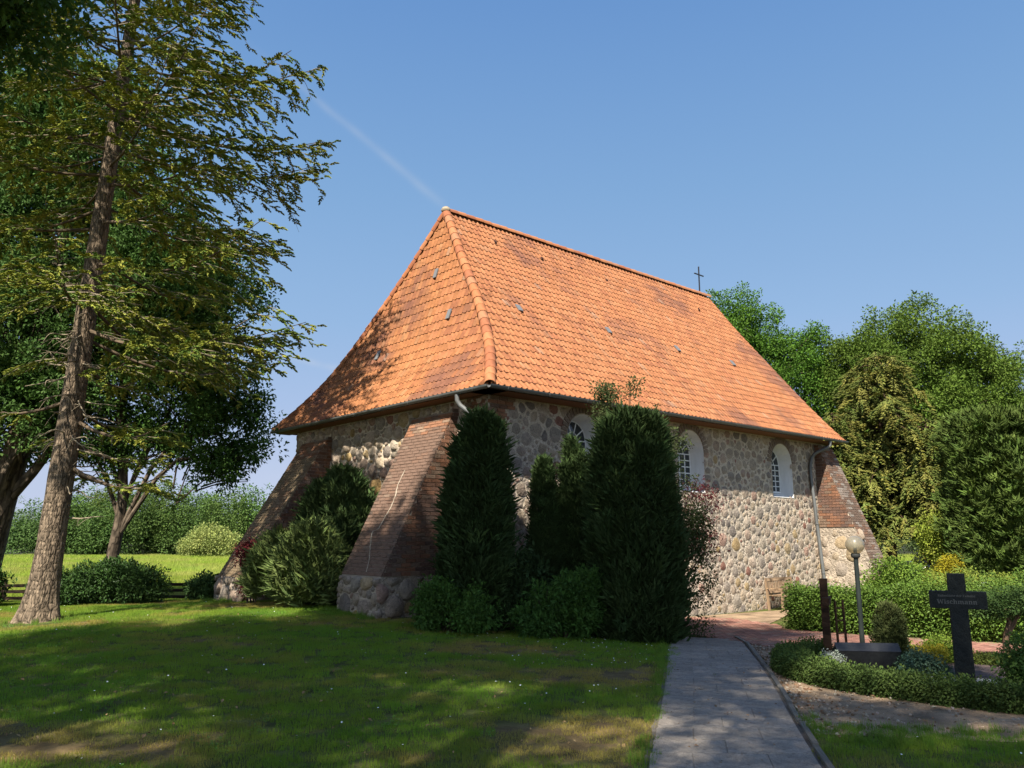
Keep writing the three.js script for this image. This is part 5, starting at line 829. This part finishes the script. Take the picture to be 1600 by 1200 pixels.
// ---------- background planting and car on the right ----------
shrub('golden_shrub', 'feathery yellow-green shrub behind the hedge right of the buttress', 14.4, -27.5, [[0, 1.3, 0, 0.9, 1.2, 0.8], [0.5, 0.7, 0.3, 0.9, 0.7, 0.7], [-0.2, 2.1, 0, 0.55, 0.8, 0.5]], 620, C3(0.24, 0.29, 0.04), clumpSmall, 931, { smin: 1.1, smax: 2, gap: -0.2 }, whiteLeaf);
shrub('golden_shrub', 'low spreading yellow-green shrubs behind the hedge', 12.6, -23.2, [[0, 0.6, 0, 1.3, 0.55, 0.8], [1.5, 0.6, 0.2, 0.9, 0.5, 0.7], [-1.2, 0.5, 0.2, 0.7, 0.5, 0.6]], 900, C3(0.2, 0.25, 0.04), clumpSmall, 932, { smin: 1, smax: 1.6 }, whiteLeaf);
shrub('green_shrub', 'green shrubs around the far right bench', 12.6, -20.6, [[-0.9, 0.65, 0.4, 0.8, 0.5, 0.6], [0.9, 0.8, -0.2, 0.9, 0.6, 0.6], [0.2, 0.5, 1.2, 0.8, 0.4, 0.5], [2.0, 0.9, 0, 0.9, 0.8, 0.8]], 900, C3(0.11, 0.18, 0.03), clumpSmall, 933, { smin: 1, smax: 1.6 }, whiteLeaf);
shrub('yellow_bush', 'small bright yellow bush behind the stone cross', 14.0, -26.0, [[0, 1.1, 0, 0.5, 0.4, 0.4]], 160, C3(0.34, 0.29, 0.02), clumpSmall, 934, { smin: 1, smax: 1.5 }, whiteLeaf);
shrub('red_shrub', 'rusty red shrub at the foot of the big right-hand yew', 15.3, -28.6, [[0, 1.5, 0, 0.75, 0.55, 0.5], [0.8, 1.0, 0, 0.7, 0.5, 0.5]], 260, C3(0.3, 0.1, 0.045), clumpSmall, 935, { smin: 1.1, smax: 1.8 });
shrub('white_hydrangea', 'white flower heads showing over the hedge left of the cross', 12.0, -20.9, [[0, 0.78, 0, 0.22, 0.12, 0.18]], 60, C3(0.75, 0.76, 0.74), clumpTiny, 936, { smin: 1, smax: 1.6 });
{ // dark parked car, only its roof shows
  const x = 17.6, z = -32.6, t = thing('parked_car', 'dark parked car half hidden by shrubs under the hemlocks', 'car', [x, gH(x, z), z], 0.25), paint = new THREE.MeshPhysicalMaterial({ color: C3(0.012, 0.014, 0.018), roughness: 0.3, clearcoat: 1, clearcoatRoughness: 0.05 });
  const ext = (pts, d, b) => { const g = new THREE.ExtrudeGeometry(new THREE.Shape(new THREE.SplineCurve(pts.map((p) => new THREE.Vector2(...p))).getPoints(40)), { depth: d, bevelEnabled: true, bevelSize: b, bevelThickness: b, bevelSegments: 3 }); g.translate(0, 0, -d / 2); return g; };
  part('body', ext([[-2.1, 0.35], [-2.15, 0.7], [-1.9, 0.9], [-1.0, 0.95], [0, 0.97], [1.2, 0.95], [1.95, 0.85], [2.15, 0.6], [2.1, 0.35], [0, 0.28], [-2.1, 0.35]], 1.55, 0.1), paint, t);
  part('cabin', ext([[-1.5, 0.92], [-1.05, 1.3], [-0.5, 1.45], [0.3, 1.47], [1.1, 1.38], [1.75, 0.95], [0, 0.9], [-1.5, 0.92]], 1.25, 0.08), paint, t);
  for (const s of [-1, 1]) part('side_window', (() => { const g = new THREE.ExtrudeGeometry(new THREE.Shape([[-1.1, 0.98], [-0.85, 1.26], [-0.45, 1.38], [0.3, 1.39], [1.0, 1.3], [1.4, 0.98]].map((p) => new THREE.Vector2(...p))), { depth: 0.01, bevelEnabled: false }); g.translate(0, 0, s * 0.71 - 0.005); return g; })(), glassMat, t);
  for (const [wx, s] of [[-1.3, -1], [-1.3, 1], [1.3, -1], [1.3, 1]]) { const w = part('wheel', (() => { const g = new THREE.TorusGeometry(0.24, 0.09, 8, 18); return g; })(), std({ color: C3(0.02, 0.02, 0.02) }), t); w.position.set(wx, 0.33, s * 0.8); part('rim', (() => { const g = new THREE.CylinderGeometry(0.19, 0.19, 0.08, 14); g.rotateX(Math.PI / 2); return g; })(), std({ color: C3(0.4, 0.4, 0.42), metalness: 0.8, roughness: 0.35 }), w); }
}
// ---------- fence, field, woods ----------
{
  const fm = std({ color: C3(0.07, 0.05, 0.035), map: rep(barkMap, 0.5, 0.2), bumpMap: barkBump, bumpScale: 0.01 });
  const t = thing('rail_fence', 'dark wooden post-and-rail fence between lawn and meadow', 'fence', [-22, -0.5, -31.6], Math.atan2(1.9, 13.4));
  for (let i = 0; i < 9; i++) {
    const px = i * 2.35, g = new THREE.BoxGeometry(0.15, 0.92, 0.13); part('post', g, fm, t).position.set(px, 0.38, 0);
    if (i < 8) for (const y of [0.15, 0.4, 0.62]) { const m = part('rail', new THREE.BoxGeometry(2.33, 0.12, 0.045), fm, t); m.position.set(px + 1.175, y, 0.088); m.rotation.z = rr(-0.006, 0.006); }
  }
  for (const [x, z, label] of [[-18.6, -33.6, 'pale wooden stake in the meadow left of the spruce trunk'], [-15.2, -35.0, 'pale wooden stake in the meadow right of the spruce trunk']]) { const o = part('field_stake', (() => { const g = new THREE.CylinderGeometry(0.05, 0.06, 1.1, 7); g.translate(0, 0.45, 0); const P = g.attributes.position; for (let i = 0; i < P.count; i++) if (P.getY(i) > 0.9) P.setY(i, P.getY(i) + P.getX(i) * 0.8); g.computeVertexNormals(); return g; })(), std({ color: C3(0.45, 0.4, 0.33), map: barkMap }), scene); o.name = numbered('field_stake'); o.position.set(x, gH(x, z), z); o.userData = { label, category: 'stake' }; }
}
function blades(n, size, h0, h1, w, seed, lean = 0.5) {
  const r = rngOf(seed), pos = [];
  for (let i = 0; i < n; i++) { const x = rr(-size / 2, size / 2, r), z = rr(-size / 2, size / 2, r), h = rr(h0, h1, r), th = rr(0, 6.28, r), l = h * lean * rr(0, 1, r), c = Math.cos(th), s = Math.sin(th), lt = rr(0, 6.28, r); pos.push(x - c * w / 2, -0.01, z - s * w / 2, x + c * w / 2, -0.01, z + s * w / 2, x + Math.cos(lt) * l, h, z + Math.sin(lt) * l); }
  return geoOf(pos, null);
}
const yawQ = (a) => new THREE.Quaternion().setFromAxisAngle(UPV, a);
const grassMat = leafMat(0xffffff, 0.38, { roughness: 0.9 });
{ // lawn
  const list = [], flowers = [], r = rngOf(61), st = 0.3;
  const distB = (x, z) => { // bare ground, paths
    if (z > -17.6 && x > atZ(pathL, z) + 0.05 + 0.1 * fb(x * 3, z * 2.2) && x < atZ(pathR, z) + 0.03) return true; const [a, zl] = toLocal(x, z); if (a > 0.3 && zl < -0.3 && a < LEN && zl > -WID) return true; if (a > 2.5 && zl < 3.2 && x > 3.2) return true; return false;
  };
  for (let x = -24; x < 9; x += st) for (let z = -3.6; z > -31; z -= st) {
    const px = x + rr(-0.1, 0.1, r), pz = z + rr(-0.1, 0.1, r); if (Math.abs(px) > 0.7 * -pz + 1.5) continue; if (distB(px, pz)) continue;
    if (px > atZ(pathR, pz)) { if (pz < -9.1 + 0.16 * (px - 3.2) + 0.25 * fb(px * 2, pz * 2) || (pz < -8.6 && r() < 0.35)) continue; }
    if (Math.hypot(px + 10.2, pz + 17.7) < 0.75 + 0.2 * R()) continue;
    const d = dryAt(px, pz); if (d > 0.42 && r() < (d - 0.42) * 1.6) continue;
    const c = C3(0.19, 0.29, 0.028).lerp(C3(0.34, 0.27, 0.07), sst(-0.05, 0.45, d) * 0.9).lerp(C3(0.15, 0.285, 0.027), sst(0.1, 0.6, -d));
    list.push({ p: V(px, gH(px, pz), pz), q: yawQ(rr(0, 6.28, r)), s: 1, sy: rr(0.7, 1.3, r) * (d > 0.3 ? 0.7 : 1), c: vary(c, r, 0.12) });
    if (d < 0.2 && r() < (px > -0.8 && pz < -11 ? 0.95 : 0.14)) flowers.push({ p: V(px + rr(-0.15, 0.15, r), gH(px, pz) + 0.05, pz + rr(-0.15, 0.15, r)), q: rq(r), s: rr(0.7, 1.2, r), c: C3(0.75, 0.75, 0.7) });
  }
  const g = new THREE.Group(); g.name = 'lawn_grass'; g.userData = { kind: 'stuff', label: 'short lawn grass in front of the church', category: 'grass' };
  const m = copies('lawn_grass', blades(300, 0.34, 0.025, 0.06, 0.0065, 62), grassMat, list, scene); m.userData = { kind: 'stuff', label: 'short patchy lawn grass in front of the church', category: 'grass' };
  const daisy = new THREE.CircleGeometry(0.0105, 7); daisy.rotateX(-Math.PI / 2); const f = copies('daisies', daisy, std({ color: 0xffffff, side: THREE.DoubleSide }), flowers, scene); f.userData = { kind: 'stuff', label: 'tiny white daisies scattered in the lawn', category: 'flowers' };
  const weeds = []; for (let i = 0; i < 900; i++) { const x = rr(-12, 3, r), z = rr(-5, -20, r); if (Math.abs(x) > 0.7 * -z + 1 || distB(x, z) || n3(x * 0.7, z * 0.7, 3) < 0.05) continue; weeds.push({ p: V(x, gH(x, z) + 0.02, z), q: yawQ(rr(0, 6.28, r)), s: rr(0.5, 1.3, r), sy: 0.5, c: vary(C3(0.12, 0.24, 0.035), r, 0.25) }); }
  // coarse grass along the edges of path, walls and trunk; loose stones and dry leaves on the bare earth
  const coarse = [], bits = [], pebbles = []; const add = (x, z, s = 1) => coarse.push({ p: V(x, gH(x, z), z), q: yawQ(rr(0, 6.28, r)), s: rr(0.6, 1.1, r) * s, sy: rr(0.7, 1.5, r), c: vary(C3(0.15, 0.25, 0.03), r, 0.22) });
  for (let z = -4; z > -17; z -= 0.07) { if (n3(z * 1.3, 2) > -0.25) add(atZ(pathL, z) + rr(-0.12, 0.09, r), z); if (z > -9.6 && r() < 0.6) add(atZ(pathR, z) + rr(0.05, 0.2, r), z); if (r() < 0.1) { const u = r() < 0.5 ? 0.47 : r(); add(lerp(atZ(pathL, z), atZ(pathR, z), u), z, 0.4); } }
  for (let i = 0; i < 260; i++) { const s = rr(0.4, 10, r), near = Math.abs(s - 2.55) < 0.95 ? -1.72 : Math.abs(s - 8.5) < 0.85 ? -2.2 : 0.35, p = toWorld(near + rr(-0.2, 0.03, r), 0, -s); add(p.x, p.z, 1.2); }
  for (let i = 0; i < 60; i++) { const th = rr(0, 6.28, r); add(-10.25 + Math.cos(th) * rr(0.6, 1.0, r), -18 + Math.sin(th) * rr(0.6, 1.0, r)); }
  for (let i = 0; i < 420; i++) { const x = rr(3.2, 7.8, r), z = rr(-8.3, -9.2, r) + 0.16 * (x - 3.2); add(x, z, 0.9); }
  for (let i = 0; i < 1500; i++) { const z = rr(-16.2, -8.6, r), x = atZ(pathR, z) + 0.06 + Math.abs(rr(-1, 1, r) * rr(0, 1, r)) * 2.6; (r() < 0.5 ? bits : pebbles).push({ p: V(x, gH(x, z) + 0.016, z), q: rq(r), s: rr(0.5, 1.6, r), c: r() < 0.5 ? vary(C3(0.2, 0.12, 0.07), r, 0.3) : vary(C3(0.34, 0.27, 0.2), r, 0.3) }); }
  for (let i = 0; i < 420; i++) { const x = rr(-9, 2.5, r), z = rr(-5.5, -18, r); if (distB(x, z)) continue; bits.push({ p: V(x, gH(x, z) + 0.035, z), q: rq(r), s: rr(0.5, 1.4, r), c: vary(C3(0.26, 0.17, 0.08), r, 0.3) }); }
  for (let i = 0; i < 160; i++) { const z = rr(-16, -5, r), x = lerp(atZ(pathL, z), atZ(pathR, z), r()); bits.push({ p: V(x, gH(x, z) + 0.035, z), q: rq(r), s: rr(0.4, 1.1, r), c: vary(C3(0.22, 0.14, 0.08), r, 0.3) }); }
  const cg = copies('coarse_grass', blades(34, 0.1, 0.05, 0.13, 0.007, 66, 0.9), grassMat, coarse, scene); cg.userData = { kind: 'stuff', label: 'coarse grass tufts along the path edge and wall foot', category: 'grass' };
  const lf = copies('leaf_litter', leafClump(2, 0.02, 0.05, 67), dullLeaf, bits, scene); lf.userData = { kind: 'stuff', label: 'dry leaves scattered on path, earth and lawn', category: 'leaves' };
  const pb = copies('loose_stones', new THREE.DodecahedronGeometry(0.014, 0), std({ color: 0xffffff }), pebbles, scene); pb.userData = { kind: 'stuff', label: 'small loose stones on the bare earth beside the path', category: 'stones' };
  const wd = copies('lawn_weeds', clumpTiny, grassMat, weeds, scene); wd.userData = { kind: 'stuff', label: 'low clover and weeds growing in the lawn', category: 'weeds' };
  console.log('lawn', list.length, flowers.length);
}
{ // meadow
  const list = [], r = rngOf(63);
  for (let z = -33.5; z > -101; ) { const st = z > -50 ? 0.8 : 1.2; for (let x = 0.72 * z - 6; x < (z > -60 ? -6 : 0.5 * -z); x += st) { const px = x + rr(-0.3, 0.3, r), pz = z + rr(-0.3, 0.3, r); const k = fb(px * 0.12, pz * 0.25); const c = C3(0.27, 0.36, 0.04).lerp(C3(0.36, 0.37, 0.09), sst(-0.3, 0.5, k)); list.push({ p: V(px, gH(px, pz), pz), q: yawQ(rr(0, 6.28, r)), s: st / 0.8, sy: rr(0.6, 1.1, r) * 0.8 / st, c: vary(c, r, 0.14) }); } z -= st; }
  const m = copies('meadow_grass', blades(190, 1.0, 0.2, 0.5, 0.022, 64, 0.7), grassMat, list, scene); m.userData = { kind: 'stuff', label: 'tall sunlit yellow-green meadow grass beyond the fence', category: 'grass' };
}
{ // distant woods: one mass of crowns beyond the meadow
  const r = rngOf(65), wood = (name, label, spots, col, n, mat = whiteLeaf) => { const list = []; for (const [x, z, h, w] of spots) { const lobes = [[x, h * 0.62, z, w, h * 0.38, w * 0.8], [x - w * 0.5, h * 0.4, z + w * 0.3, w * 0.7, h * 0.32, w * 0.6], [x + w * 0.5, h * 0.42, z + w * 0.3, w * 0.7, h * 0.32, w * 0.6], [x, h * 0.2, z + w * 0.4, w * 0.9, h * 0.22, w * 0.5]]; list.push(...crownList(lobes, n, r, vary(col, r, 0.15, 0.12), { gap: -0.25, freq: 0.35, shell: 0.3, cvar: 0.18 }).map((q) => { q.p.y += -0.6; return q; })); } const m = copies(name, clumpFar, mat, list, scene); m.userData = { kind: 'stuff', label, category: 'wood' }; return list.length; };
  const spots = []; for (let x = -76; x < -14; x += 3.6) spots.push([x + rr(-1, 1, r), -107 + rr(-2.5, 2.5, r), rr(6.6, 9.4, r), rr(2.4, 3.8, r)]); for (let x = -80; x < -10; x += 6) spots.push([x + rr(-2, 2, r), -114 + rr(-3, 3, r), rr(8.6, 10.2, r), rr(3.5, 4.6, r)]);
  let n = wood('distant_wood', 'green deciduous wood along the far edge of the meadow', spots.filter((s) => s[0] > -63), C3(0.095, 0.155, 0.035), 170);
  const s2 = []; for (let x = -190; x < -95; x += 7) s2.push([x, -205 + rr(-6, 6, r), rr(9, 13, r), rr(5, 7, r)]); for (let x = 60; x < 150; x += 7) s2.push([x, -150 + rr(-6, 6, r), rr(8, 11, r), rr(5, 7, r)]); for (let x = 20; x < 60; x += 6) s2.push([x, -110 + rr(-4, 4, r), rr(7, 9, r), rr(4, 6, r)]);
  n += wood('far_wood', 'pale distant trees on the horizon beyond the fields', s2, C3(0.1, 0.15, 0.05), 110); console.log('woods', n);
}
shrub('elder_bush', 'pale flowering elder bush at the meadow edge beside the buttress', -35.0, -94, [[0, 2.0, 0, 2.4, 1.7, 1.6], [2.2, 1.4, 0, 1.8, 1.3, 1.3], [-1.8, 1.2, 0, 1.5, 1.2, 1.2]], 520, C3(0.3, 0.34, 0.1), clumpBig, 941, { smin: 0.9, smax: 1.5 }, whiteLeaf);
shade(scene);
renderer.render(scene, camera);
